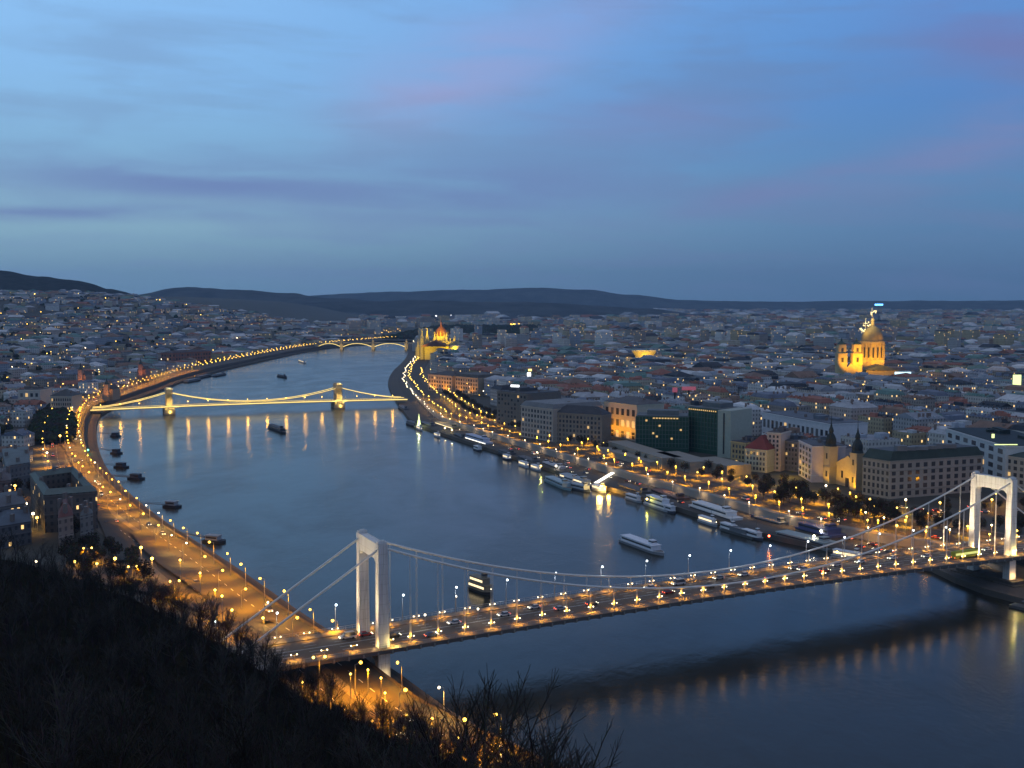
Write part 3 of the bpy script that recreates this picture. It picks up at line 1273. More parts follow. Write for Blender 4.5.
def block(name, label, cat, A, B, depth, h, wc, rc, style='hip', z0=7.0, rows=0, cols=0, litp=.05, roof_h=None, group=None, zpix=True, cornice=True, win_col='glass_dark', wmat='paint', rmat='roof'):
    """a building placed by its front: A and B are its two front corners (x, y); each window is a part"""
    wc = tuple(min(.7, v * 1.35) for v in wc)
    A, B = Vector(A[:2]), Vector(B[:2])
    d = B - A
    Lx = d.length
    ang = math.atan2(d.y, d.x)
    if Vector((-d.y, d.x)).dot(A) < 0:
        pass
    back = Vector((-d.y, d.x)).normalized()
    c = (A + B) / 2 + back * depth / 2
    FOOT.append((c, max(Lx, depth) * .62))
    root = thing(name, label, cat, (c.x, c.y, z0), ang, group)
    w_ = MB(wc)
    w_.prism([(-Lx / 2, -depth / 2), (Lx / 2, -depth / 2), (Lx / 2, depth / 2), (-Lx / 2, depth / 2)], -2, h, wc)
    if cornice:
        for zz, e, t in ((h - .9, .45, .7), (4.2, .3, .5)):
            for cx, cy, ax_, ay_ in ((0, -depth / 2 - e / 2, Lx + 2 * e, e), (0, depth / 2 + e / 2, Lx + 2 * e, e), (-Lx / 2 - e / 2, 0, e, depth), (Lx / 2 + e / 2, 0, e, depth)):
                w_.box(cx, cy, zz, ax_, ay_, t, tuple(min(.6, q * 1.15) for q in wc))
    w_.build('wall', wmat, root)
    r_ = MB(rc)
    if style == 'flat':
        r_.box(0, 0, h, Lx - 1, depth - 1, .4)
        for k in range(4):
            r_.box(U(-.35, .35) * Lx, U(-.2, .3) * depth, h + .4, U(3, Lx * .22), U(3, depth * .3), U(1.6, 3.6), tuple(q * 1.4 for q in rc))
    elif style == 'mansard':
        generic(Lx, depth, h, 'mansard', wc, rc, rnd, False, MB(), r_)
    else:
        hip_roof(r_, Lx, depth, h, roof_h or min(Lx, depth) * .28, .6, 1.0 if style == 'hip' else .03)
    ro = r_.build('roof', rmat, root)
    for k in range(3):
        ch = MB((.22, .16, .13))
        ch.box((-.3 + .3 * k) * Lx, U(-.2, .2) * depth, h, 1.2, 2.0, 4.5 if style != 'flat' else 2.5)
        ch.build('chimney', 'paint', ro)
    cache = {}
    if rows:
        base, fh = 1.4, (h - 2.0) / rows
        cw = (Lx - 2.0) / cols
        sides = [(0, cols, cw)]
        dcols = max(1, min(int(depth / cw), max(0, (98 - rows * cols) // rows)))
        sides.append((1, dcols, (depth - 2) / dcols))
        for sd, nc, wd in sides:
            for rI in range(rows):
                for cI in range(nc):
                    m = rnd.choice((win_col, win_col, 'curtain')) if rnd.random() > litp else 'window_lit'
                    key = (sd, m)
                    if key not in cache:
                        q = MB()
                        ww, hh = wd * .5, fh * .58
                        if sd == 0:
                            q.box(0, 0, 0, ww, .22, hh)
                        else:
                            q.box(0, 0, 0, .22, ww, hh)
                        ob = q.build('window', m, root)
                        cache[key] = ob
                    else:
                        ob = cache[key].copy()
                        COL.objects.link(ob)
                        ob.parent = root
                    z = base + fh * rI
                    if sd == 0:
                        ob.location = (-Lx / 2 + 1 + wd * (cI + .5), -depth / 2 - .05, z)
                    else:
                        ob.location = (-Lx / 2 - .05, -depth / 2 + 1 + wd * (cI + .5), z)
    return root


def tops(xa, ya, xb, yb, h, z0=7.0):
    return at(xa, ya, z0 + h), at(xb, yb, z0 + h)


# --- the row of large buildings along the east bank
A, B = tops(497, 391, 527, 394, 33)
block('office_block', 'tall dull brown block with a bright white sign on its roof', 'building', A, B, 42, 33, (.13, .115, .10), (.06, .06, .065), 'flat', rows=8, cols=9)
s_ = MB(); s_.box(0, 0, 0, 8.5, .5, 2.0)
so = s_.build('roof_sign', 'sign_white', None, loc=tuple(at(515, 387, 45))); so.rotation_euler = (0, 0, -.4)
tag(so, 'bright white sign bar on the roof of the dull brown block', 'sign')
A, B = tops(521, 405, 553, 409, 28)
block('grand_hotel', 'beige hotel with a pale mansard roof right of the brown block', 'hotel', A, B, 55, 28, (.33, .28, .23), (.20, .20, .20), 'mansard', rows=6, cols=10)
A, B = tops(554, 412, 602, 415, 25)
block('office_building', 'long brownish facade under a dark roof, left of the orange-lit hall', 'building', A, B, 16, 25, (.21, .17, .13), (.07, .07, .08), 'hip', rows=6, cols=13, roof_h=6)
A, B = tops(604, 401, 637, 405, 31)
CH_A, CH_B = A, B
block('concert_hall', 'ornate concert hall floodlit bright orange beside the green hotel', 'hall', A, B, 30, 31, (.42, .37, .28), (.13, .12, .12), 'hip', rows=3, cols=6, roof_h=5, litp=.15)

# --- the dark green glass hotel: two wings, pale end tower and a terrace block
hotel = thing('glass_hotel', 'dark green glass hotel of two tall wings with a pale end tower', 'hotel', (0, 0, 0))


def wing(A, B, depth, h, nbays, name, fm='green_glass', z0=7.0):
    A, B = Vector(A[:2]), Vector(B[:2])
    d = (B - A)
    e = d.normalized()
    k = Vector((-e.y, e.x))
    P = lambda s, t, z: (A.x + e.x * s + k.x * t, A.y + e.y * s + k.y * t, z)
    FOOT.append(((A + B) / 2 + k * depth / 2, max(d.length, depth) * .6))
    g_ = MB()
    Lx = d.length
    poly = [P(0, 0, 0)[:2], P(Lx, 0, 0)[:2], P(Lx, depth, 0)[:2], P(0, depth, 0)[:2]]
    g_.prism(poly, z0 - 2, z0 + h)
    body = g_.build(name, fm, hotel)
    f = MB((.12, .16, .13))
    for i in range(nbays + 1):
        s = Lx * i / nbays
        a = [P(s - .2, -.5, 0)[:2], P(s + .2, -.5, 0)[:2], P(s + .2, .1, 0)[:2], P(s - .2, .1, 0)[:2]]
        f.prism(a, z0 + 4, z0 + h + .2)
    nf = int(h / 3.4)
    for i in range(1, nf + 1):
        z = z0 + h * i / nf
        a = [P(-.1, -.28, 0)[:2], P(Lx + .1, -.28, 0)[:2], P(Lx + .1, .05, 0)[:2], P(-.1, .05, 0)[:2]]
        f.prism(a, z - .45, z - .1, bottom=True)
        a = [P(-.28, 0, 0)[:2], P(.05, 0, 0)[:2], P(.05, depth, 0)[:2], P(-.28, depth, 0)[:2]]
        f.prism(a, z - .45, z - .1, bottom=True)
    f.build('facade_frame', 'paint', body)
    t = MB((.16, .17, .17))
    a = [P(1, 1, 0)[:2], P(Lx - 1, 1, 0)[:2], P(Lx - 1, depth - 1, 0)[:2], P(1, depth - 1, 0)[:2]]
    t.prism(a, z0 + h, z0 + h + .6)
    a = [P(Lx * .2, depth * .3, 0)[:2], P(Lx * .8, depth * .3, 0)[:2], P(Lx * .8, depth * .8, 0)[:2], P(Lx * .2, depth * .8, 0)[:2]]
    t.prism(a, z0 + h + .6, z0 + h + 4)
    t.build('roof', 'roof', body)
    return P, Lx, body


A, B = tops(636, 416, 689, 417, 28)
P, Lx, body = wing(A, B, 26, 28, 16, 'wing')
for i in range(9):                                   # lit strip of the top restaurant
    q = MB(); p = P(Lx * (.34 + .055 * i), -.6, 33.2); q.box(0, 0, 0, 1.5, .3, .9); w_ = q.build('lit_window', 'window_lit', hotel, loc=p); w_.rotation_euler = (0, 0, math.atan2((B - A).y, (B - A).x))
for fx, fz in ((.33, 14), (.45, 20), (.40, 11.5), (.68, 10), (.85, 17), (.2, 24)):
    q = MB(); p = P(Lx * fx, -.6, 7 + fz); q.box(0, 0, 0, 1.5, .3, 1.4); w_ = q.build('lit_window', 'window_lit', hotel, loc=p)
A2, B2 = tops(689, 407, 718, 410, 35)
P, Lx, body = wing(A2, B2, 30, 35, 9, 'wing')
for i in range(14):
    q = MB(); p = P(Lx * (.03 + .07 * i), -.65, 40.2); q.box(0, 0, 0, .9, .3, .9); q.build('lit_window', 'window_lit', hotel, loc=p)
A3, B3 = tops(718, 410, 731, 411, 36)
t = MB((.40, .42, .34))
d = (B3 - A3); e = Vector((d.x, d.y)).normalized(); k = Vector((-e.y, e.x))
t.prism([(A3.x, A3.y), (B3.x, B3.y), (B3.x + k.x * 30, B3.y + k.y * 30), (A3.x + k.x * 30, A3.y + k.y * 30)], 5, 43)
tw = t.build('end_tower', 'paint', hotel)
q = MB((.12, .13, .13)); m_ = A3.lerp(B3, .48); q.box(m_.x - k.x * .2, m_.y - k.y * .2, 10, 1.0, .6, 31, rz=math.atan2(d.y, d.x)); q.build('stair_glazing', 'glass_dark', tw)
# terraces in front
t = MB((.30, .27, .22))
for (x1, y1, x2, y2, h, dp) in ((608, 441, 662, 458, 8, 16), (596, 447, 650, 462, 4.5, 10), (656, 452, 690, 462, 8, 18), (692, 458, 727, 466, 7, 20)):
    a, b_ = at(x1, y1, 7 + h), at(x2, y2, 7 + h)
    d = Vector((b_.x - a.x, b_.y - a.y)); e = d.normalized(); k = Vector((-e.y, e.x))
    t.prism([(a.x, a.y), (b_.x, b_.y), (b_.x + k.x * dp, b_.y + k.y * dp), (a.x + k.x * dp, a.y + k.y * dp)], 6, 7 + h)
t.build('terrace', 'paint', hotel)

# --- the rest of the river front
A, B = tops(731, 441, 746, 443, 17)
block('side_street_building', 'low building lit deep orange right of the glass hotel tower', 'building', A, B, 20, 17, (.40, .27, .13), (.07, .07, .08), 'flat', rows=4, cols=4)
A, B = tops(745, 448, 767, 450, 16)
block('apartment_house', 'cream corner house with a steep dark red roof', 'building', A, B, 22, 16, (.40, .37, .26), (.22, .05, .045), 'hip', rows=4, cols=6, roof_h=9)
A, B = tops(767, 432, 781, 433, 27)
block('apartment_house', 'narrow tall pinkish house right of the dark red roof', 'building', A, B, 18, 27, (.44, .35, .30), (.12, .10, .10), 'flat', rows=8, cols=3)
A, B = tops(762, 412, 830, 424, 25)
block('arcade_building', 'white building with a row of tall dark openings behind the river front', 'building', A, B, 34, 25, (.50, .49, .50), (.12, .13, .15), 'flat', rows=2, cols=15)
A, B = tops(781, 440, 799, 442, 21)
block('apartment_house', 'dark grey recessed house right of the narrow pinkish one', 'building', A, B, 22, 21, (.15, .14, .15), (.09, .095, .11), 'flat', rows=6, cols=5)
A, B = tops(799, 440, 812, 446, 24)
block('apartment_house', 'lilac-white house left of the twin-spired church', 'building', A, B, 22, 24, (.42, .37, .38), (.11, .11, .12), 'flat', rows=6, cols=4)
A, B = tops(812, 445, 829, 449, 20)
block('apartment_house', 'pinkish house touching the left tower of the twin-spired church', 'building', A, B, 20, 20, (.38, .31, .29), (.12, .11, .12), 'hip', rows=5, cols=4, roof_h=4)

# --- parish church with two dark spires
Ach, Bch = at(829, 483, 7), at(862, 491, 7)
d = Vector((Bch.x - Ach.x, Bch.y - Ach.y)); Lc = d.length
church = thing('parish_church', 'church with two dark onion spires, its front floodlit yellow', 'church', (Ach.x, Ach.y, 7), math.atan2(d.y, d.x))
FOOT.append((Vector((Ach.x, Ach.y)), 26))
b = MB((.42, .36, .24)); b.prism([(2.5, 2), (Lc - 4, 2), (Lc - 4, 42), (2.5, 42)], -2, 13)
b.face(((2.5, 2, 13), (Lc - 4, 2, 13), ((Lc - 1.5) / 2, 2, 20))); b.build('nave_wall', 'paint', church)
b = MB((.16, .13, .10)); xm = (Lc - 1.5) / 2
b.face(((2, 1.9, 12.8), (2, 42, 12.8), (xm, 42, 20), (xm, 1.9, 20))); b.face(((Lc - 3.5, 42, 12.8), (Lc - 3.5, 1.9, 12.8), (xm, 1.9, 20), (xm, 42, 20))); b.build('nave_roof', 'roof', church)
dr = MB(); dr.box(xm, 1.9, 0, 3, .4, 5.5); dr.build('door', 'dark_metal', church)
for wx in (xm - 5, xm + 5):
    q = MB(); q.box(wx, 1.85, 5, 1.6, .3, 4.5); q.build('window', 'glass_dark', church)
for tx, th in ((1.2, 24), (Lc - 5.2, 23)):
    b = MB((.42, .36, .24)); b.box(tx, 0, -2, 6.2, 6.2, th + 2); b.box(tx, 0, th * .45, 6.8, 6.8, .6); b.box(tx, 0, th - .2, 7, 7, .6)
    t = b.build('tower', 'paint', church)
    for zz in (th * .2, th * .68):
        q = MB(); q.box(tx, -3.15, zz, 1.5, .25, 3.6); q.build('belfry_opening', 'glass_dark', t)
    b = MB((.035, .045, .045)); b.lathe((tx, 0, th + .4), [(3.9, 0), (3.3, 1.8), (3.5, 3.2), (3.3, 5), (2.2, 7.4), (1.3, 8.6), (1.7, 9.8), (1.5, 11), (.7, 13), (.25, 16), (.08, 20.5)], 8)
    b.build('spire', 'roof', t)

# --- large grey faculty building at the bridge head
C0, C1, C2 = at(863, 457, 30), at(890, 461, 30), at(983, 455, 30)
fac = thing('faculty_building', 'large grey corner block with a dark green roof behind the east pylon', 'building', (C1.x, C1.y, 7))
L = lambda p, z: (p.x - C1.x, p.y - C1.y, z)
C3 = C0 + (C2 - C1)
FOOT.append((Vector(((C0.x + C2.x) / 2, (C0.y + C2.y) / 2)), 62))
b = MB((.33, .31, .27)); b.prism([L(C0, 0)[:2], L(C1, 0)[:2], L(C2, 0)[:2], L(C3, 0)[:2]], -2, 23)
b.build('wall', 'paint', fac)
cc = (C0 + C2) / 2
ins = lambda p, t: p + (cc - p) * t
b = MB((.045, .07, .062))
o4 = [ins(p, -.01) for p in (C0, C1, C2, C3)]; i4 = [ins(p, .10) for p in (C0, C1, C2, C3)]
for q in range(4):
    b.face((L(o4[q], 23), L(o4[(q + 1) % 4], 23), L(i4[(q + 1) % 4], 28.5), L(i4[q], 28.5)))
b.face([L(p, 28.5) for p in i4], (.10, .11, .12))
for q in range(6):
    p = ins(C1, .3) + (C2 - C1) * (.1 * q); b.box(p.x - C1.x, p.y - C1.y, 28.4, U(4, 9), U(4, 7), U(1.5, 3.2), (.2, .21, .22))
ro = b.build('roof', 'roof', fac)
for (P0, P1, nc) in ((C0, C1, 6), (C1, C2, 12)):
    d = Vector((P1.x - P0.x, P1.y - P0.y)); e = d.normalized(); n_ = Vector((e.y, -e.x)); Lf = d.length
    prj = MB((.27, .26, .23))
    for zz in (22.2, 16.5, 4.6):
        a_ = [P0.x - C1.x, P0.y - C1.y]
        pl = [(a_[0] + e.x * s + n_.x * t, a_[1] + e.y * s + n_.y * t) for s, t in ((-.3, .45), (Lf + .3, .45), (Lf + .3, -.1), (-.3, -.1))]
        prj.prism(pl, zz, zz + .6, bottom=True)
    prj.build('cornice', 'paint', fac)
    for r_i in range(5):
        for c_i in range(nc):
            s = Lf * (c_i + .5) / nc
            q = MB(); q.box(0, 0, 0, Lf / nc * .45, .3, 2.6)
            wv = q.build('window', 'window_lit' if rnd.random() < .015 else 'glass_dark', fac, loc=(P0.x - C1.x + e.x * s + n_.x * .05, P0.y - C1.y + e.y * s + n_.y * .05, 1.5 + 4.2 * r_i))
            wv.rotation_euler = (0, 0, math.atan2(e.y, e.x))
A, B = tops(946, 428, 1006, 446, 28)
block('modern_office', 'white-framed office block with a dark flat roof behind the grey faculty building', 'building', A, B, 40, 28, (.40, .42, .42), (.02, .03, .03), 'flat', rows=5, cols=7)
q = MB(); q.box(0, 0, 0, 14, .4, .5); so = q.build('roof_light', 'sign_lime', None, loc=tuple(at(1006, 445, 37))); tag(so, 'lime green light strip on the edge of the dark flat roof', 'light')
q = MB(); q.box(0, 0, 0, 1.6, .6, 2.6); so = q.build('roof_light', 'sign_lime', None, loc=tuple(at(993, 438, 38))); tag(so, 'small lime light above the white-framed office block', 'light')
A, B = tops(1005, 455, 1060, 463, 22)
block('apartment_house', 'beige palace at the right edge of the photo behind the east pylon', 'building', A, B, 40, 22, (.36, .32, .26), (.06, .09, .085), 'hip', rows=5, cols=8, roof_h=6)

# --- academy at the chain bridge head, lit by its own lamps
A, B = tops(428, 374, 452, 376, 22)
block('academy', 'academy with floodlit orange flanks at the chain bridge head', 'building', A, B, 40, 22, (.36, .28, .20), (.10, .08, .07), 'hip', rows=4, cols=9, litp=.04, roof_h=5)
AC_A, AC_B = A, B
A, B = tops(455, 376, 478, 378, 22)
block('bank_building', 'orange-lit bank building right of the academy', 'building', A, B, 40, 22, (.34, .26, .18), (.10, .09, .08), 'mansard', rows=4, cols=9, litp=.05)
BK_A, BK_B = A, B


# --- basilica
def basilica():
    Y = 1500
    X = lambda px: (px - 512) / FOC * Y * 1.003
    Z = lambda py: CAM_H - (py - 303) / FOC * Y * 1.003
    cx = X(871)
    t = thing('basilica', 'domed basilica floodlit bright orange with two front towers and added bright glare on its dome', 'church', (cx, Y, 7), 0)
    FOOT.append((Vector((cx - 12, Y - 10)), 62))
    st = (.48, .38, .20)
    z = lambda py: Z(py) - 7
    dc = 0
    b = MB(st)
    b.box(2, 4, -2, 44, 80, z(368) + 2); b.box(2, 4, -2, 66, 36, z(370) + 2)
    b.build('nave', 'paint', t)
    b = MB((.10, .12, .11)); hip_roof(b, 44, 80, z(368), 7, .5, .1); b.build('nave_roof', 'roof', t)
    F = (Y - 44) / Y
    zf = lambda py: Z(py) * 0 + CAM_H - (py - 303) / FOC * (Y - 44) - 7
    for px in (840.5, 855.5):
        x = X(px) * F - cx
        b = MB(st); b.box(x, -44, -2, 12.5, 12.5, z(352) + 2); b.box(x, -44, z(352), 10, 10, z(343) - z(352)); b.box(x, -44, z(362), 13.6, 13.6, 1.4); b.box(x, -44, z(352) - .6, 13.6, 13.6, 1.4)
        tw = b.build('tower', 'paint', t)
        b = MB((.12, .14, .12)); b.lathe((x, -44, z(343)), [(5.6, 0), (5.2, 1.5), (3.6, 3.2), (1.5, 4.4), (1.3, 6), (.2, 9)], 8); b.build('cupola', 'copper', tw)
        for zz in (z(360), z(350)):
            q = MB(); q.box(x, -50.3 if zz < z(352) - 1 else -49.1, zz, 3, .5, 6 if zz < z(352) - 1 else 5); q.build('belfry_opening', 'glass_dark', tw)
    b = MB(st); xa, xb = X(846) * F - cx, X(851) * F - cx
    b.box((xa + xb) / 2, -46, -2, xb - xa + 6, 12, z(366) + 2); b.face(((xa - 3, -52.1, z(366)), (xb + 3, -52.1, z(366)), ((xa + xb) / 2, -52.1, z(361)))); b.build('portico', 'paint', t)
    # drum and dome
    b = MB(st); b.lathe((0, 0, z(368)), [(16.5, 0), (16.5, z(359) - z(368)), (15.2, z(359) - z(368) + .5), (15.2, z(343) - z(368)), (16.6, z(343) - z(368)), (16.6, z(341) - z(368))], 24)
    dm = b.build('drum', 'paint', t)
    for k in range(16):
        a = 2 * math.pi * k / 16
        q = MB(st); q.tube((16 * math.cos(a), 16 * math.sin(a), z(359)), (16 * math.cos(a), 16 * math.sin(a), z(343)), .8, n=6); q.build('column', 'paint', dm)
        a += math.pi / 16
        q = MB(); q.box(15.3 * math.cos(a), 15.3 * math.sin(a), z(357), .5, 2.2, 14, rz=a); q.build('window', 'glass_dark', dm)
    R = 15.0
    H_ = z(325.5) - z(341)
    b = MB((.24, .20, .12)); b.lathe((0, 0, z(341)), [(R * math.cos(q * math.pi / 2 / 8), H_ * math.sin(q * math.pi / 2 / 8)) for q in range(8)] + [(2.4, H_)], 24); b.build('dome', 'paint', t, smooth=True)
    b = MB(st); b.lathe((0, 0, z(326)), [(2.6, 0), (2.6, 7), (3.1, 7.3), (2.0, 9.4), (.5, 11.4), (.15, 16)], 10); b.build('lantern', 'paint', t)
    # glowing balls and bars added as glare on the floodlit dome's left side
    for k, (px, py, w_, h_) in enumerate(((868, 312, 5, 6), (862, 323, 8, 7), (858, 330, 5, 4))):
        q = MB()
        x, zz = X(px) - cx, z(py)
        for j in range(9):
            q.ball((x + U(-w_, w_) * .6, -12 - U(0, 5), zz + U(-h_, h_) * .6), U(.6, 1.1), 6, 4)
        q.tube((x, -9, zz - h_), (x, -9, zz + h_), .15, n=4); q.tube((x - w_ / 2, -9, zz), (x + w_ / 2, -9, zz), .15, n=4)
        q.build('added_glare', 'dome_glare', t)
    o = (cx, Y)
    for dx_, dy_, zz, tz, pw in ((X(835) * F - cx, -68, 34, 56, 90000), (X(861) * F - cx, -70, 34, 58, 90000), (X(848) * F - cx, -74, 36, 52, 150000), (-12, -34, z(368) + 9, z(350), 34000), (10, -34, z(368) + 9, z(350), 34000), (24, -22, z(368) + 9, z(350), 24000), (30, 0, z(368) + 9, z(350), 14000), (-26, -14, z(368) + 9, z(350), 24000)):
        flood((o[0] + dx_, o[1] + dy_, 7 + zz), (o[0] + dx_ * .3, o[1] + (-40 if dy_ < -50 else 0), 7 + tz), pw * .9, (1, .45, .0), 110)
    point((cx - 10, Y - 12, Z(321)), 9000, (1, .74, .26)); point((cx - 3, Y - 8, Z(314)), 7000, (1, .74, .26)); point((cx - 16, Y - 9, Z(331)), 3500, (1, .62, .10)); point((cx + 10, Y - 16, Z(336)), 900, (1, .42, .0))


basilica()


# --- parliament
def parliament():
    Y = 2300
    X = lambda px: (px - 512) / FOC * Y * 1.002
    Z = lambda py: CAM_H - (py - 303) / FOC * Y * 1.002
    cx = X(437)
    z0 = 7
    z = lambda py: Z(py) - z0
    t = thing('parliament', 'gothic parliament with dome and twin spires floodlit yellow beyond the chain bridge', 'palace', (cx, Y, z0))
    FOOT.append((Vector((cx, Y + 40)), 75))
    st = (.46, .40, .25)
    b = MB(st)
    b.box(6, 40, -2, 58, 150, z(345) + 2); b.box(24, 0, -2, 36, 40, z(341) + 2); b.box(-24, 10, -2, 40, 30, z(347) + 2)
    b.build('hall', 'paint', t)
    b = MB((.16, .07, .05)); hip_roof(b, 58, 150, z(345), 12, 0, .2)
    b.build('roof', 'roof', t)
    for px, top, w_, base in ((423, 328, 4.4, 338), (428, 327, 4.4, 338), (455, 335, 4.2, 342), (459, 338, 3.6, 344), (447, 333, 4, 341), (435, 334, 3.6, 341), (451, 337, 3, 343), (419, 338, 2.6, 345)):
        x = X(px) - cx
        q = MB(st); q.lathe((x, -18, -2), [(w_, 0), (w_, z(base) + 2), (w_ * 1.15, z(base) + 2.6), (w_ * .7, z(base) + 5), (.2, z(top) + 2)], 8)
        q.build('spire', 'paint', t)
    q = MB(st); q.lathe((X(441) - cx, 8, -2), [(14, 0), (14, z(336) + 2)], 16); dr_ = q.build('drum', 'paint', t)
    for k in range(12):
        a = 2 * math.pi * k / 12
        p = MB(st); p.lathe((X(441) - cx + 14.5 * math.cos(a), 8 + 14.5 * math.sin(a), z(342)), [(1.1, 0), (1.1, z(334) - z(342)), (.1, z(331) - z(342))], 6); p.build('pinnacle', 'paint', dr_)
    q = MB((.20, .075, .05)); Hd = z(326) - z(336)
    q.lathe((X(441) - cx, 8, z(336)), [(13.5, 0), (12.8, Hd * .3), (10.5, Hd * .6), (6.5, Hd * .85), (2, Hd), (1.4, Hd + 3), (.2, Hd + 14)], 16)
    q.build('dome', 'paint', t, smooth=True)
    for dx_, dy_, zz, tz, pw in ((X(421) - cx, -95, 22, 40, 150000), (X(427) - cx, -60, 30, 60, 170000), (X(455) - cx, -75, 26, 44, 150000), (X(449) - cx, -60, 30, 56, 170000), (X(440) - cx - 8, -60, 46, 70, 190000), (X(440) - cx + 10, -60, 46, 70, 190000)):
        flood((cx + dx_, Y + dy_, z0 + zz), (cx + dx_ * .9, Y - 16, z0 + tz), pw * 1.5, (1, .62, .003), 90)


parliament()


# --- curved white market hall with a lit roof, far in the city
a = at(645, 358, 30)
b = MB((.4, .36, .25)); pts = []
for k in range(13):
    q = k / 12 * 2 - 1
    pts.append((q * 21, 10 - 8 * (1 - q * q)))
poly = pts + [(21, 16), (-21, 16)]
t = thing('lit_pavilion', 'bowl-shaped pavilion glowing yellow in the middle of the east city', 'building', (a.x, a.y, 7))
FOOT.append((Vector((a.x, a.y)), 34))
b.prism([(x * .72, y) for x, y in poly], 0, 26); b.build('wall', 'paint', t)
b = MB((.5, .48, .4)); b.prism(poly, 34, 36, bottom=True); b.build('roof', 'paint', t)
q = MB((.45, .4, .2)); 
for (x, y), (x2, y2) in zip(poly[:13], poly[1:13]):
    q.face(((x * .72, y, 25), (x2 * .72, y2, 25), (x2 * .98, y2 - .5, 34), (x * .98, y - .5, 34)))
q.build('cornice', 'paint', t)
for dx_ in (-12, 0, 12):
    flood((a.x + dx_, a.y - 24, 26), (a.x + dx_, a.y + 4, 39), 46000, (1, .56, .04), 90)


# ------------------------------------------------------------------ chain bridge
def chain_bridge():
    TL, TR = Vector((-386, 1232)), Vector((-207.5, 1305))
    e = (TR - TL).normalized(); n = Vector((e.y, -e.x)); S = (TR - TL).length
    t = thing('chain_bridge', 'old chain bridge outlined by golden lights with two stone towers', 'bridge', (TL.x, TL.y, 0), math.atan2(e.y, e.x))
    # local axes: x along the bridge, y away from the camera
    s0, s1 = -84, S + 84
    dz = lambda s: 7.6 + 1.4 * max(0, 1 - ((s - S / 2) / (S / 2 + 84)) ** 2)
    ss = [s0 + (s1 - s0) * i / 60 for i in range(61)]
    b = MB((.24, .22, .18))
    prev = None
    for s in ss:
        z = dz(s); row = [(s, -7.5, z), (s, -7.5, z - 1.6), (s, 7.5, z - 1.6), (s, 7.5, z)]
        if prev:
            for k in range(4):
                b.face((prev[k], row[k], row[(k + 1) % 4], prev[(k + 1) % 4]))
        prev = row
    b.build('deck', 'paint', t)
    for sg in (-1, 1):
        b = MB(); b.path([(s, sg * 7.7, dz(s) + 1.2) for s in ss], .15, 4)
        b.build('railing', 'grey_metal', t)
        b = MB(); b.path([(s, sg * 7.8, dz(s) - .3) for s in ss], .55, 5)
        b.build('light_string', 'string_gold', t)
        top = 24.0
        cz = lambda s: (dz(s) + 1.6 + (top - dz(S / 2) - 1.6) * ((s - S / 2) / (S / 2)) ** 2) if 0 <= s <= S else top + (dz(s0) + 1.5 - top) * (1 - (1 - min(1, ((-s if s < 0 else s - S) / 80))) ** 1.6)
        pts = [(s, sg * 6.2, cz(s)) for s in [-80 + (S + 160) * i / 90 for i in range(91)]]
        b = MB((.2, .2, .17)); b.path(pts, .35, 5); ch = b.build('chain', 'paint', t)
        b = MB(); b.path([(x, y, z + .45) for x, y, z in pts], .33, 4); b.build('light_string', 'string_gold', ch)
        b = MB((.2, .2, .17)); s = -76
        while s < S + 78:
            if cz(s) > dz(s) + 1: b.tube((s, sg * 6.2, dz(s)), (s, sg * 6.2, cz(s)), .09, n=4)
            s += 3.5
        b.build('suspender_row', 'paint', t)['kind'] = 'stuff'
    for s in (0, S):
        tw = MB((.40, .35, .26))
        for sg in (-1, 1):
            tw.box(s, sg * 5.9, -2, 6.4, 4.4, 25)
        tw.box(s, 0, 16.5, 6.6, 16.2, 6.5)
        tw.box(s, 0, 23, 8.2, 18, 1.0); tw.box(s, 0, 24, 6.6, 16.6, 3.0); tw.box(s, 0, 27, 8.0, 17.4, .9); tw.box(s, 0, 27.9, 6, 15, 1.4)
        for k in range(6):
            a_ = math.pi * k / 5
        o_ = tw.build('tower', 'paint', t)
        p = MB((.3, .27, .22)); p.prism([(s - 6, -11), (s, -15.5), (s + 6, -11), (s + 6, 11), (s, 15.5), (s - 6, 11)], -2, 5.0)
        p.prism([(s - 4.8, -10), (s, -13.5), (s + 4.8, -10), (s + 4.8, 10), (s, 13.5), (s - 4.8, 10)], 5, 7); p.build('pier', 'paint', o_)
        w = TL + e * s + n * 24
        wf = lambda a_, c_: TL + e * a_ + n * c_
        for a_, c_, z_, tz, pw in ((s - 9, 13, 5.0, 16, 9000), (s + 9, 13, 5.0, 16, 9000), (s, 17, 2.5, 5, 7000), (s, 17, 6, 22, 12000)):
            q = wf(a_, c_); r_ = wf(s, 6)
            flood((q.x, q.y, z_), (r_.x, r_.y, tz), pw, (1, .66, .12), 110)
        q = wf(s, 9.5); point((q.x, q.y, 30.5), 2200, (1, .8, .3))
    l0 = mast('bridge_lamp', 4.6, .01, 'lamp_yellow', 0, (1, .60, .16), 'street lamp', 'lamps along the golden chain bridge')
    point((0, 0, 5.9), 2800, (1, .46, .04), .8, parent=l0)
    i = 0
    for s in [-72, -52, -32, 20, 42, 64, 86, 108, 130, 152, 172, 214, 236, 258]:
        q = TL + e * s + n * 8.3
        lab = 'lamp on the golden chain bridge, %s from its west end' % ordinal(i)
        if i == 0:
            l0.location, l0.rotation_euler = (q.x, q.y, dz(s)), (0, 0, math.atan2(e.y, e.x)); set_label(l0, lab)
        else:
            dup(l0, (q.x, q.y, dz(s)), math.atan2(e.y, e.x), lab)
        i += 1


chain_bridge()


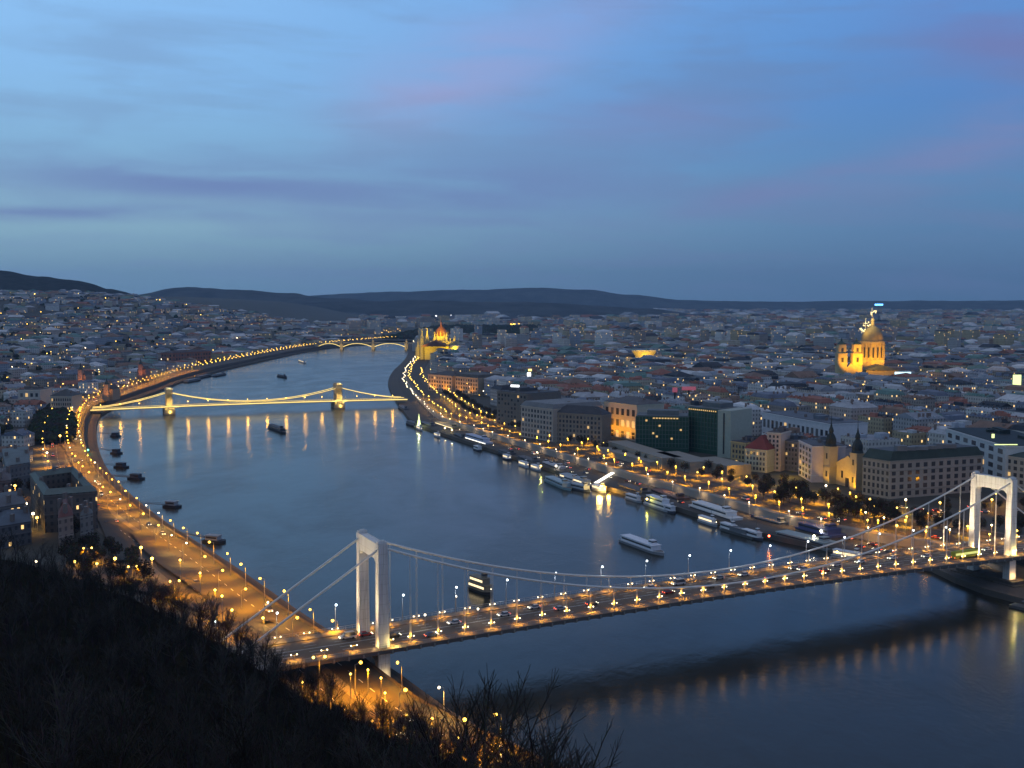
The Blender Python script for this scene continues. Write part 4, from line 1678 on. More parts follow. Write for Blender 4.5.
# ------------------------------------------------------------------ far arched bridge
def arched_bridge():
    pts = [at(318, 348.5, 2), at(342, 348.7, 2), at(374, 348.5, 2), at(407, 348.5, 2)]
    Y = pts[1].y
    pts = [Vector((p.x, Y, 0)) for p in pts]
    t = thing('arched_bridge', 'distant arched bridge traced by yellow lights left of the parliament', 'bridge', (pts[0].x, Y, 0))
    X0, X1 = -30, pts[-1].x - pts[0].x + 60
    b = MB((.3, .28, .22)); b.box((X0 + X1) / 2, 0, 16.5, X1 - X0, 16, 2.4); b.build('deck', 'paint', t)
    for i in range(3):
        a, c = pts[i].x - pts[0].x, pts[i + 1].x - pts[0].x
        b = MB((.3, .28, .2)); m = MB()
        for k in range(16):
            u0, u1 = k / 16, (k + 1) / 16
            f = lambda u: 5 + 10.5 * (1 - (2 * u - 1) ** 2)
            x0, x1 = a + (c - a) * u0, a + (c - a) * u1
            b.mesh_([(x0, -7, f(u0)), (x1, -7, f(u1)), (x1, 7, f(u1)), (x0, 7, f(u0)), (x0, -7, f(u0) + 1.5), (x1, -7, f(u1) + 1.5), (x1, 7, f(u1) + 1.5), (x0, 7, f(u0) + 1.5)],
                    [(0, 1, 5, 4), (2, 3, 7, 6), (4, 5, 6, 7), (3, 2, 1, 0)])
        ar = b.build('arch', 'paint', t)
        m.path([(a + (c - a) * k / 16, -7.6, 5.8 + 10.5 * (1 - (2 * k / 16 - 1) ** 2)) for k in range(17)], .8, 5); m.build('light_string', 'string_gold', ar)
    for i, p in enumerate(pts):
        b = MB((.4, .35, .25)); b.box(p.x - pts[0].x, 0, -2, 8, 24, 18); b.box(p.x - pts[0].x, -9, 19, 5, 4, 8); b.build('pier', 'paint', t)
        flood((p.x, Y - 40, 3), (p.x, Y - 8, 12), 24000, (1, .64, .15), 80)


arched_bridge()

# concert hall, academy, side street and church floodlights
for (A_, B_), n_, pw, c in (((CH_A, CH_B), 3, 22000, (1, .42, .03)), ((AC_A, AC_B), 2, 26000, (1, .38, .02)), ((BK_A, BK_B), 2, 15000, (1, .42, .03))):
    d = (B_ - A_); k = Vector((d.y, -d.x, 0)).normalized()
    for i in range(n_):
        p = A_.lerp(B_, (i + .5) / n_)
        flood((p.x + k.x * 10, p.y + k.y * 10, 9), (p.x, p.y, 24), pw * .6, (1, .40, .0), 130)
dch = Vector((Bch.x - Ach.x, Bch.y - Ach.y)).normalized(); kch = Vector((dch.y, -dch.x))
for s_, o_, pw in ((4, 10, 7000), (14, 9, 9000), (24, 10, 12000), (30, 7, 4000)):
    p = Vector((Ach.x, Ach.y)) + dch * s_ + kch * o_
    flood((p.x, p.y, 8), (p.x - kch.x * 8, p.y - kch.y * 8, 20), pw * .8, (1, .48, .0), 120)
for px, py, pw, c in ((738, 470, 3000, (1, .40, .03)), (748, 476, 1600, (1, .5, .1)), (778, 478, 1400, (1, .5, .2)), (790, 470, 2500, (1, .5, .05)), (818, 484, 3000, (1, .5, .1)), (725, 464, 1500, (.9, 1, .4)),
                      (905, 505, 2600, (1, .5, .12)), (880, 502, 2600, (1, .5, .12)), (850, 500, 3800, (1, .45, .05)), (930, 508, 1500, (1, .5, .12)), (1000, 495, 2500, (1, .36, .03))):
    p = at(px, py, 12)
    point(p, pw * 1.3, (1, c[1] * 1.15, c[2] * .3), .3)


# ------------------------------------------------------------------ roads as thin sheets with kerbs and markings
def ribbon(name, line, nrm, d0, d1, z, m, s0=0, s1=1e9, col=None):
    b = MB()
    i0, i1 = int(s0 / 20), min(len(line) - 1, int(s1 / 20))
    ids = range(i0, i1 + 1)
    lo, hi = min(d0, d1), max(d0, d1)
    A = [(line[i].x + nrm[i].x * lo, line[i].y + nrm[i].y * lo, z) for i in ids]
    B = [(line[i].x + nrm[i].x * hi, line[i].y + nrm[i].y * hi, z) for i in ids]
    if nrm is wn_:
        b.strip(A, B)
        b.f = [f[::-1] for f in b.f]
    else:
        b.strip(A, B)
    return b.build(name, m, kind='structure')


def dashes(name, line, nrm, d, z, s0, s1, step=9):
    b = MB()
    s = s0
    while s < s1:
        p, q = shore_pt(line, nrm, s, d), shore_pt(line, nrm, s + 3.5, d)
        n_ = Vector((-(q - p).y, (q - p).x)).normalized() * .12
        b.face([(p.x - n_.x, p.y - n_.y, z), (p.x + n_.x, p.y + n_.y, z), (q.x + n_.x, q.y + n_.y, z), (q.x - n_.x, q.y - n_.y, z)])
        s += step
    b.build(name, 'line_paint', kind='structure')


ribbon('road', west_shore, wn_, 15, 24.5, 8.52, 'asphalt')
ribbon('road', west_shore, wn_, 27.5, 38, 8.52, 'asphalt')
ribbon('pavement', west_shore, wn_, 24.5, 27.5, 8.64, 'paving')
ribbon('pavement', west_shore, wn_, 38, 43, 8.64, 'paving')
ribbon('quay_road', west_shore, wn_, 2, 8, 3.3, 'asphalt')
dashes('road_markings', west_shore, wn_, 19.7, 8.56, 40, 1400)
dashes('road_markings', west_shore, wn_, 32.7, 8.56, 40, 1400)
ribbon('quay_road', east_shore, en_, 15, 25, 2.76, 'asphalt')
ribbon('quay_parking', east_shore, en_, 3, 14, 2.74, 'gravel')
ribbon('road', east_shore, en_, 34.5, 46, 7.06, 'asphalt')
ribbon('pavement', east_shore, en_, 29, 33, 7.14, 'paving')
ribbon('tram_track_bed', east_shore, en_, 48, 55, 7.1, 'gravel')
ribbon('promenade', east_shore, en_, 57, 76, 7.14, 'paving')
dashes('road_markings', east_shore, en_, 40.2, 7.1, 240, 1500)
for d in (49.6, 51, 52.8, 54.2):
    ribbon('tram_rail', east_shore, en_, d, d + .12, 7.16, 'dark_metal', 200, 1200)


def pxroad(pts, wd, z, name='road', m='asphalt'):
    line = smooth_line([at(x, y, z) for x, y in pts], 2)
    b = MB()
    A, B = [], []
    for i in range(len(line)):
        t = (line[min(i + 1, len(line) - 1)] - line[max(i - 1, 0)]).normalized()
        n_ = Vector((-t.y, t.x)) * wd / 2
        A.append((line[i].x + n_.x, line[i].y + n_.y, z)); B.append((line[i].x - n_.x, line[i].y - n_.y, z))
    for k in range(len(A) - 1):
        b.face((B[k], B[k + 1], A[k + 1], A[k]))
    b.build(name, m, kind='structure')


pxroad([(285, 652), (250, 628), (210, 606), (165, 590), (120, 582), (70, 572)], 11, 9.75)
pxroad([(262, 622), (222, 598), (190, 575), (160, 555), (140, 530)], 10, 9.6)
pxroad([(125, 560), (112, 530), (100, 508), (60, 430), (45, 405)], 8, 9.7)
pxroad([(1030, 520), (960, 505), (900, 500), (850, 512), (800, 505)], 12, 7.2)
pxroad([(1030, 540), (950, 528), (890, 522), (840, 520)], 10, 7.24)
pxroad([(1030, 500), (985, 500), (940, 492)], 14, 7.28)


# --- west bank: hand-placed buildings
def poly_block(name, label, cat, tops_px, ztop, z0, wc, rc, court=.0, rh=4.0):
    """ring-shaped or solid block from four roof corners given counter-clockwise from the front left"""
    P = [at(x, y, ztop) for x, y in tops_px]
    c = sum(P, Vector()) / 4
    FOOT.append((Vector((c.x, c.y)), max((p - c).length for p in P) * .9))
    t = thing(name, label, cat, (c.x, c.y, z0))
    q = [(p.x - c.x, p.y - c.y) for p in P]
    h = ztop - z0
    b = MB(wc)
    b.prism(q, -3, h, top=False)
    sc = lambda p, k: (p[0] * k, p[1] * k)
    if court:
        inn = [sc(p, court) for p in q]
        b.prism(inn[::-1], 0, h - .2, top=False)
        b.face([(x, y, 3.0) for x, y in inn], (.06, .06, .055))
    b.build('wall', 'wall', t)
    for zz in (h - 1.2, h * .45):
        f = MB(tuple(v * 1.15 for v in wc)); f.prism([sc(p, 1.02) for p in q], zz, zz + .6, bottom=True) if not court else [f.face([(*sc(q[k], 1.015), zz), (*sc(q[(k + 1) % 4], 1.015), zz), (*sc(q[(k + 1) % 4], 1.015), zz + .7), (*sc(q[k], 1.015), zz + .7)]) for k in range(4)]
        f.build('cornice', 'paint', t)
    b = MB(rc)
    o = [sc(p, 1.02) for p in q]
    if court:
        m_ = [sc(p, (1.02 + court) / 2) for p in q]
        for k in range(4):
            k2 = (k + 1) % 4
            b.face(((*o[k], h), (*o[k2], h), (*m_[k2], h + rh), (*m_[k], h + rh)))
            b.face(((*m_[k], h + rh), (*m_[k2], h + rh), (*inn[k2], h), (*inn[k], h)), tuple(v * .8 for v in rc))
    else:
        for k in range(4):
            k2 = (k + 1) % 4
            b.face(((*o[k], h), (*o[k2], h), (*sc(q[k2], .25), h + rh), (*sc(q[k], .25), h + rh)))
        b.face([(*sc(p, .25), h + rh) for p in q])
    ro = b.build('roof', 'roof', t)
    for k in range(4):
        ch = MB((.2, .16, .14)); a = sc(q[k], .8); e_ = sc(q[(k + 1) % 4], .8)
        ch.box((a[0] + e_[0]) / 2, (a[1] + e_[1]) / 2, h, 1.4, 2.2, rh + 1.5); ch.build('chimney', 'paint', ro)
    return t


poly_block('palace', 'large hollow-square palace with a grey-green roof beside the west embankment', 'building', [(44, 495), (97, 491), (75, 468), (30, 474)], 28, 9, (.15, .13, .115), (.13, .16, .14), .66, 2.0)
poly_block('town_house', 'small house with a dark red roof in front of the hollow-square palace', 'building', [(58, 518), (73, 515), (71, 501), (59, 503)], 26, 9, (.30, .24, .20), (.16, .06, .05), 0, 4)
poly_block('town_house', 'plain grey house right of the small dark red roof', 'building', [(80, 516), (93, 513), (91, 506), (80, 508)], 25, 9, (.2, .2, .19), (.12, .13, .13), 0, 2)
poly_block('town_house', 'long house with a bluish roof at the left edge above the dark slope', 'building', [(-6, 527), (31, 521), (28, 507), (-8, 511)], 20, 10, (.16, .16, .17), (.09, .11, .14), 0, 2.5)
poly_block('town_house', 'house with a grey roof behind the bluish roof at the left edge', 'building', [(-8, 508), (26, 503), (20, 491), (-8, 495)], 24, 10, (.18, .17, .16), (.12, .12, .13), 0, 3)
poly_block('town_house', 'pinkish house at the left edge beside the orange street corner', 'building', [(-10, 482), (11, 480), (10, 468), (-10, 470)], 24, 10, (.26, .18, .16), (.12, .09, .09), 0, 3)
poly_block('town_house', 'block with a pale flat roof left of the hollow-square palace', 'building', [(6, 466), (30, 462), (28, 446), (2, 449)], 25, 10, (.17, .175, .18), (.14, .16, .16), 0, 1.5)
A, B = at(18, 390, 32), at(40, 390, 32)
block('museum', 'pale cube-shaped building floodlit warm at the left edge near the tunnel square', 'building', A, B, 30, 22, (.40, .35, .30), (.12, .10, .09), 'flat', z0=10, rows=3, cols=4, litp=.1)
A, B = at(50, 396, 28), at(72, 396, 28)
block('colonnade_palace', 'low palace with a dim warm facade above the dark park', 'building', A, B, 26, 16, (.34, .29, .23), (.09, .09, .09), 'hip', z0=12, rows=3, cols=9, litp=.15)
A, B = at(172, 353, 30), at(211, 351, 30)
block('barracks', 'long red-brown block above the far west embankment lamps', 'building', A, B, 30, 22, (.24, .10, .07), (.08, .05, .05), 'hip', z0=8, rows=3, cols=14, litp=.02, roof_h=4)


def steeple(px, base, top, label, col, w_=4.4):
    p = at(px, base, 14)
    h = CAM_H - (top - 303) / FOC * p.y - 14
    t = thing('church', label, 'church', (p.x, p.y, 14))
    FOOT.append((Vector((p.x, p.y)), 14))
    b = MB(col); b.box(0, 14, -3, 12, 24, h * .42 + 3); b.build('nave', 'paint', t)
    b = MB((.08, .06, .05)); hip_roof(b, 12, 24, 0, 5, .3, .1); o = b.build('roof', 'roof', t); o.location = (0, 14, h * .42)
    b = MB(col); b.box(0, 0, -3, w_ * 1.3, w_ * 1.3, h * .68 + 3); b.box(0, 0, h * .66, w_ * 1.5, w_ * 1.5, .6); tw = b.build('tower', 'paint', t)
    b = MB((.07, .08, .07)); b.lathe((0, 0, h * .68), [(w_ * .7, 0), (w_ * .5, h * .08), (w_ * .25, h * .16), (.1, h * .34)], 8); b.build('spire', 'roof', tw)
    flood((p.x + 5, p.y - 12, 16), (p.x, p.y, 14 + h * .5), 7000, (1, .34, .04), 80)


steeple(107, 398, 378, 'slim church tower lit orange at the bend of the west embankment', (.36, .28, .2))
steeple(81, 384, 363, 'orange-lit church tower among the west bank roofs', (.38, .26, .2))
steeple(141, 378, 358, 'reddish-lit church tower behind the west embankment road', (.34, .2, .16))
for px, py, pw, c, lab in ((24, 409, 5200, (1, .55, .12), 'bright lamp at the foot of the pale cube-shaped building'), (34, 403, 3500, (1, .50, .10), 'upper warm lamp on the front of the pale cube-shaped building'), (46, 408, 3800, (1, .6, .2), 'bright lamp right of the pale cube-shaped building'),
                           (52, 402, 3800, (1, .5, .08), 'orange lamp above the tunnel square'), (49, 409, 2500, (1, .6, .2), 'lower bright lamp of the tunnel square'), (20, 385, 300, (1, .9, .6), 'pale greenish lamp above the cube-shaped building'),
                           (4, 410, 9000, (1, .42, .05), 'orange street lamp at the left edge of the tunnel square'), (10, 485, 2600, (1, .7, .3), 'pale lamp of the orange street corner at the left edge'), (15, 486, 4200, (1, .34, .03), 'orange lamp of the street corner at the left edge'),
                           (15, 474, 3600, (1, .34, .03), 'upper orange lamp of the street corner at the left edge'), (19, 473, 2500, (1, .6, .2), 'whitish lamp of the street corner at the left edge'), (47, 453, 500, (.8, .9, 1), 'cool white lamp behind the hollow-square palace'),
                           (26, 504, 1500, (1, .6, .2), 'lamp on the lane left of the small dark red roof'), (33, 514, 1500, (1, .6, .2), 'lower lamp on the lane left of the small dark red roof'), (37, 518, 1500, (1, .5, .1), 'lowest lamp on the lane above the dark slope'),
                           (36, 562, 900, (1, .6, .2), 'dim lone lamp at the foot of the dark slope, leftmost'), (75, 562, 900, (1, .5, .15), 'dim lamp at the foot of the dark slope, left of the double lamp'), (97, 564, 900, (1, .5, .15), 'dim low lamp just right of the left double lamp'), (115, 559, 1500, (1, .5, .1), 'lamp between the two double lamps below the dark slope'),
                           (141, 548, 2200, (1, .45, .06), 'lamp left of the embankment road above the double lamps'), (152, 559, 2200, (1, .45, .06), 'small lamp right of the middle double lamp'), (60, 436, 1500, (1, .3, .05), 'reddish lamp where the two avenues meet'), (50, 431, 1500, (1, .3, .05), 'reddish lamp in the curved lane west of the dark park'), (42, 427, 1500, (1, .3, .05), 'reddish lamp at the upper end of the curved lane'),
                           (132, 343, 900, (1, .7, .2), 'yellow lamp among the far west bank houses'), (126, 338, 900, (1, .6, .2), 'upper yellow lamp among the far west bank houses'), (204, 329, 1500, (1, .5, .2), 'orange lamp on the far west bank below the hills')):
    p = at(px, py, 16 if py > 350 else 30)
    t = thing('square_lamp', lab, 'street lamp', (p.x, p.y, p.z - 7))
    big = p.y / 1000
    b = MB(); b.tube((0, 0, -3), (0, 0, 7), .12, n=5); b.build('post', 'grey_metal', t)
    b = MB(); b.ball((0, 0, 7.2), .45 + .45 * big if pw > 1000 else .4 + .3 * big, 8, 5); b.build('lantern', 'lamp_yellow' if c[1] < .56 else 'lamp_white', t, smooth=True)
    flood((0, -1.0, 6.6), (0, -2, 0), pw * 1.6, c, 165, 'lamp_light').parent = t

for i, (px, py) in enumerate(sorted(((870, 499.5), (881.6, 502.5), (884, 518), (865.6, 512.7), (867.6, 520.4), (905.8, 500), (897, 508), (905.4, 520.6), (896.7, 526), (928, 513.6), (949.8, 530), (991.7, 525.5), (989.6, 534.5),
                                       (856, 497), (850, 493), (996, 494), (992, 500), (925.8, 531.8), (1017, 531), (960, 512), (940, 503), (975, 518), (838, 489), (826, 486)))):
    p = at(px, py, 14)
    t = thing('junction_lamp', 'amber lamp of the junction behind the east pylon, %s from the left' % ordinal(i), 'street lamp', (p.x, p.y, 7), 0, 'lamps of the east junction')
    b = MB(); b.tube((0, 0, 0), (0, 0, 7), .12, n=5); b.build('post', 'grey_metal', t)
    b = MB(); b.ball((0, 0, 7.2), .42 if i % 3 else .6, 8, 5); b.build('lantern', 'lamp_yellow' if i % 4 else 'lamp_white', t, smooth=True)
    flood((0, 0, 6.6), (0, 0, 0), 7000 if i % 3 else 12000, (1, .40, .0), 155, 'lamp_light').parent = t


# double-armed lamps at the junction
def double_lamp(px, py, foot, lab):
    z1 = 9.6
    p = at(px, foot, z1)
    h = CAM_H - (py - 303) / FOC * p.y * 1.0 - z1
    t = thing('double_lamp', lab, 'street lamp', (p.x, p.y, z1), .25)
    b = MB(); b.tube((0, 0, 0), (0, 0, h), .16, .1, 6); b.tube((-1.7, 0, h), (1.7, 0, h), .07, n=5); b.build('post', 'grey_metal', t)
    for x in (-1.7, 1.7):
        g_ = MB(); g_.ball((x, 0, h + .1), .42, 8, 5); g_.build('lantern', 'lamp_yellow', t, smooth=True)
        flood((x, 0, h - .6), (x, 0, 0), 11000, (1, .38, .0), 150, 'lamp_light').parent = t


double_lamp(88, 551, 561, 'double-armed lamp at the upper edge of the dark slope, leftmost of three')
double_lamp(133, 570, 580, 'double-armed lamp below the junction road, middle of three')
double_lamp(175, 585, 597, 'double-armed lamp at the junction road, rightmost of three')
double_lamp(319.6, 664, 690, 'twin-headed lamp rising in front of the dark trees below the white bridge')
for px, py, lab in ((200, 573, 'strong lamp over the orange junction road'), (222, 596, 'lamp in the bend of the orange junction road'), (180, 560, 'strong lamp beside the junction at the embankment'), (232, 610, 'strong lamp where the junction road nears the bridge'), (263, 618, 'orange lamp under the north stay cable'), (215, 590, 'second strong lamp of the bend')):
    p = at(px, py, 18.5)
    t = thing('road_lamp', lab, 'street lamp', (p.x, p.y, 9))
    b = MB(); b.tube((0, 0, 0), (0, 0, 9.3), .14, n=6); b.build('post', 'grey_metal', t)
    b = MB(); b.ball((0, 0, 9.5), .42, 8, 5); b.build('lantern', 'lamp_yellow', t, smooth=True)
    flood((0, 0, 8.8), (0, 0, 0), 15000, (1, .38, .0), 150, 'lamp_light').parent = t
for px, py, lab in ((350.5, 674, 'orange lamp on the low road just below the bridge'), (385, 693, 'pair-lit lamp on the low road below the white pylon'), (381, 678, 'small white lamp between the low road and the quay'), (432, 718.5, 'lamp on the low road behind bare branches'), (372, 721, 'lone white lamp deep in the dark trees'), (302.5, 682, 'lone white lamp left of the twin-headed lamp'), (458, 738, 'orange lamp far down the low road'), (485, 752, 'orange lamp near the bottom edge of the photo'), (368, 670, 'small white lamp under the edge of the bridge')):
    p = at(px, py, 16)
    t = thing('road_lamp', lab, 'street lamp', (p.x, p.y, 7.5))
    b = MB(); b.tube((0, 0, 0), (0, 0, 8.3), .12, n=6); b.build('post', 'grey_metal', t)
    b = MB(); b.ball((0, 0, 8.5), .33, 8, 5); b.build('lantern', 'lamp_yellow', t, smooth=True)
    flood((0, 0, 7.8), (0, 0, 0), 11000, (1, .35, .0), 150, 'lamp_light').parent = t


# ------------------------------------------------------------------ the city: one object per block, the rest one mass
cands = []


# base line of the hand-placed river front (pixel column -> row)
FRONT = [(490, 424), (600, 441), (690, 456), (735, 460), (830, 481), (890, 489), (940, 482), (985, 470), (1030, 462)]


def clear_of(p, r):
    if 490 < pix((p.x, p.y, 7))[0] < 1015 and r > 0:
        q = pix((p.x, p.y, 7))
        for (a, ya), (b_, yb) in zip(FRONT, FRONT[1:]):
            if a <= q[0] <= b_ and q[1] > ya + (yb - ya) * (q[0] - a) / (b_ - a) - 9:
                return False
    return all((p - f).length > fr + r for f, fr in FOOT)


ES = [p for p in east_shore]


def east_dist(p):
    return min((p - q).length for q in ES[::2])


ca, sa = math.cos(.40), math.sin(.40)
for band, (ya, yb, cell, st) in enumerate(((560, 1250, 40, 7), (1250, 2200, 42, 7), (2200, 3600, 42, 8), (3600, 6200, 60, 14), (6200, 13500, 112, 30))):
    n_ = int(yb * 1.6 / cell)
    for i in range(-n_, n_):
        for j in range(-n_, n_):
            gx, gy = (i + .5) * cell, (j + .5) * cell
            p = Vector((gx * ca - gy * sa, gx * sa + gy * ca))
            if not (ya <= p.y < yb):
                continue
            px, py = pix((p.x, p.y, 25))
            if px < -25 or px > 1060:
                continue
            west = p.x < xe(p.y) - 100 and p.y < 3700
            if p.y < 3800:
                if west:
                    continue
                if p.x < xe(p.y) + 30 or (p.y < 2700 and east_dist(p) < (88 if p.y < 1380 else 56) + cell * .55):
                    continue
            if 3250 < p.y < 5200 and -500 < p.x < 60 + (p.y - 3250) * .05:
                continue            # the wooded island
            if p.y > 3700 and p.x < -900 and p.y < 6500:
                continue
            if not clear_of(p, cell * .45):
                continue
            if band > 1 and rnd.random() < .10:
                continue
            lx, ly = cell - st - U(0, 6), cell - st - U(0, 6)
            if rnd.random() < .55 and band < 3:      # split a cell in two or three houses
                k = rnd.choice((2, 2, 3))
                for q in range(k):
                    off = (q - (k - 1) / 2) * (lx / k)
                    c = Vector((p.x + off * ca, p.y + off * sa))
                    cands.append((c, lx / k - .8, ly * U(.7, 1), 0, 'e', band))
            else:
                cands.append((p, lx, ly, 0, 'e', band))
# west bank: smaller houses on rising ground among trees
for ya, yb, cell in ((610, 1300, 30), (1300, 2300, 36), (2300, 4300, 50)):
    y = ya
    while y < yb:
        x = xw(y) - 66 if y < 3600 else -700
        while x > -.50 * y - 60:
            p = Vector((x + U(-4, 4), y + U(-5, 5)))
            px, py = pix((p.x, p.y, ground_w(p.x, p.y)))
            dark = 33 < px < 70 and 402 < py < 442
            if not dark and clear_of(p, cell * .4) and px > -30 and rnd.random() < (.85 if y < 1300 else .72):
                if min((p - q).length for q in west_shore[::2]) > 62:
                    cands.append((p, cell * U(.45, .8), cell * U(.4, .7), 0, 'w', 0))
            x -= cell * U(.9, 1.2)
        y += cell * U(.9, 1.1)
cands.sort(key=lambda c: c[0].y * (1.0 if c[4] == 'e' else 1.25))

LAND = [('the glass hotel', 680, 420), ('the concert hall', 620, 410), ('the basilica', 862, 350), ('the faculty block', 920, 455), ('the arcade building', 795, 415), ('the parliament', 437, 340),
        ('the lit pavilion', 645, 355), ('the academy', 440, 378), ('the brown office block', 512, 400), ('the white-framed office', 980, 430), ('the twin-spired church', 845, 445), ('the beige hotel', 537, 408), ('the curved far skyline', 760, 335), ('the long lit strip', 903, 376)]
LANDW = [('the hollow-square palace', 62, 480), ('the cube building', 29, 395), ('the brick barracks', 190, 355), ('the orange tower', 107, 388), ('the wooded hill', 30, 300), ('the double lamps', 133, 570), ('the dim palace', 61, 398)]
bucket = {}
n_e = n_w = 0
LIM_E, LIM_W = 196, 68
far_w = {}
far_r = {}
n_far = 0
for c, lx, ly, _, side, band in cands:
    z0 = 7.0 if side == 'e' else max(9.0, ground_w(c.x, c.y) - .5)
    if side == 'e':
        h = U(17, 27) if band < 2 else U(16, 30) if rnd.random() < .93 else U(34, 55)
        ang = .40 + U(-.05, .05) + (.15 if c.x > 500 else 0)
    else:
        h = U(7, 15)
        ang = U(0, 3.14) if c.y > 1200 else U(-.3, .3)
    wc = wall_col()
    rc, rn = rnd.choice(ROOFS)
    style = rnd.choice(('hip', 'gable', 'gable', 'mansard', 'flat', 'flat', 'flat', 'court') if side == 'e' else ('hip', 'hip', 'gable', 'flat'))
    if style == 'court' and min(lx, ly) < 26:
        style = 'mansard'
    if band >= 3:
        style = rnd.choice(('gable', 'flat', 'flat'))
    px, py = pix((c.x, c.y, z0 + h))
    single = -8 < px < 1030 and ((side == 'e' and n_e < LIM_E and band < 3) or (side == 'w' and n_w < LIM_W))
    if single:
        if side == 'e':
            n_e += 1
        else:
            n_w += 1
        land = min(LAND if side == 'e' else LANDW, key=lambda l: (l[1] - px) ** 2 + ((l[2] - py) * 1.6) ** 2)
        dx_, dy_ = px - land[1], (land[2] - py) * 1.6
        rel = ('behind' if dy_ > 0 else 'in front of') if abs(dy_) > abs(dx_) else ('right of' if dx_ > 0 else 'left of')
        k = (land[0], rel)
        i = bucket.get(k, 0)
        bucket[k] = i + 1
        kind = {'hip': 'hipped', 'gable': 'gabled', 'mansard': 'mansard', 'flat': 'flat', 'court': 'courtyard'}[style]
        lab = '%s building, %s %s roof, %s nearest the river %s %s' % (WNAMES[wc], rn, kind, ordinal(i), rel, land[0])
        t = thing('city_building' if side == 'e' else 'hillside_house', lab.replace('nearest the river ', ''), 'building', (c.x, c.y, z0), ang, 'buildings of the east city' if side == 'e' else 'houses of the west bank')
        mw, mr = MB(), MB()
        mc = MB() if c.y < 1300 else None
        generic(lx, ly, h, style, wc, rc, rnd, True, mw, mr, mc, -3)
        mw.build('wall', 'wall', t)
        ro = mr.build('roof', 'roof', t)
        if mc is not None:
            mc.build('chimney_row', 'paint', ro)['kind'] = 'stuff'
    else:
        n_far += 1
        mw, mr = MB(), MB()
        generic(lx, ly, h, style, wc, rc, rnd, band < 2, mw, mr, None, -3)
        W = far_w.setdefault(side, MB())
        Rr = far_r.setdefault(side, MB())
        cs, sn = math.cos(ang), math.sin(ang)
        for src, dst in ((mw, W), (mr, Rr)):
            i0 = len(dst.v)
            dst.v.extend((c.x + x * cs - y * sn, c.y + x * sn + y * cs, z0 + z) for x, y, z in src.v)
            dst.f.extend(tuple(i0 + q for q in f) for f in src.f)
            dst.c.extend(src.c)
print('city', n_e, n_w, 'mass', n_far, len(cands))
for side, nm in (('e', 'distant_city'), ('w', 'distant_hillside_town')):
    o = far_w[side].build(nm, 'wall', kind='stuff')
    far_r[side].build('distant_roofs', 'roof', o)

# lights scattered through the streets of the far city
for k, n_ in (('lamp_yellow', 560), ('lamp_white', 300), ('lamp_warm', 420)):
    b = far_lamps[k]
    for _ in range(n_):
        px = U(400, 1024) if rnd.random() < .8 else U(0, 300)
        py = 304 + 110 * U(0, 1) ** 1.5
        if px < 400:
            py = U(306, 385)
        p = at(px, py, 22)
        if p.y > 13000 or (p.y < 3700 and xw(p.y) - 60 < p.x < xe(p.y) + 80) or (400 < px < 660 and 316 < py < 338):
            continue
        z = 22 if px > 400 else ground_w(p.x, p.y) + 10
        if px <= 400:
            if p.y > 4300:
                continue
        r_ = .00034 * p.y * U(.45, 1.25)
        b.ball((p.x, p.y, z), min(r_, 2.2), 6, 4)
    if k == 'lamp_warm':        # a lit road far to the north
        for i in range(46):
            q = i / 45
            p = at(510 + 42 * q + U(-2, 2), 325 - 11 * q + U(-1, 1), 26)
            b.ball((p.x, p.y, 26), U(2.0, 4.0), 6, 4)
        for i in range(40):
            q = i / 39
            p = at(312 + 88 * q, 341 - 10 * q + U(-1.5, 1.5), 10)
            b.ball((p.x, p.y, 16), U(.7, 1.5), 6, 4)
for k, nm in (('lamp_warm', 'distant_orange_street_lights'), ('lamp_yellow', 'distant_yellow_street_lights'), ('lamp_white', 'distant_white_street_lights')):
    far_lamps[k].build(nm, k, kind='stuff')

# single lights and signs that stand out in the far city
for nm, lab, cat, px, py, z, sx, sz, m in (('blue_sign', 'bright blue sign on the skyline right of the basilica dome', 'sign', 878, 305.5, 111, 44, 8, 'lamp_blue'), ('lit_roof_strip', 'cyan-white lit glass strip below the basilica', 'sign', 903, 376.5, 30, 20, 5.5, 'sign_cyan'),
                                       ('lit_arcade', 'row of orange lit openings in front of the basilica', 'light', 871, 386, 26, 20, 2.2, 'lamp_yellow'), ('red_sign', 'glowing red sign on a roof behind the glass hotel', 'sign', 689, 390, 38, 13, 3, 'sign_red'),
                                       ('red_sign', 'smaller pinkish red sign left of the long red one', 'sign', 675, 392, 38, 4, 4, 'sign_red'), ('lit_billboard', 'upright lime white lit panel near the right edge of the city', 'sign', 1017, 388, 32, 8, 14, 'sign_lime'),
                                       ('red_light', 'red light among the roofs right of the basilica', 'light', 920, 330, 40, 9, 7, 'sign_red'), ('white_beacon', 'bright white beacon behind the parliament dome', 'light', 436, 316.5, 40, 9, 7, 'sign_white'), ('white_beacon', 'small white beacon right of the parliament dome', 'light', 451, 316, 40, 6, 7, 'sign_white'),
                                       ('lit_tower_sign', 'white lit square below a yellow one above the beige hotel', 'sign', 529, 376, 30, 4, 4, 'sign_white'), ('lit_tower_sign', 'yellow lit square above the white one, over the beige hotel', 'sign', 530, 371, 36, 4, 2.4, 'string_gold')):
    p = at(px, py, z) if nm != 'blue_sign' else Vector((366 / FOC * 6000, 6000, 111))
    b = MB()
    if nm == 'lit_arcade':
        for i in range(6):
            b.box(-sx / 2 + sx * (i + .5) / 6, 0, 0, sx / 9, 1, sz)
    else:
        b.box(0, 0, 0, sx, 1, sz)
        b.box(0, .7, -.3, sx + .8, .5, sz + .6)
    o = b.build(nm, m, loc=tuple(p))
    tag(o, lab, cat)
    q = MB(); q.box(0, 1.6, -(z - 7), 1.6, 1.2, z - 7 + sz); q.build('mount', 'dark_metal', o)

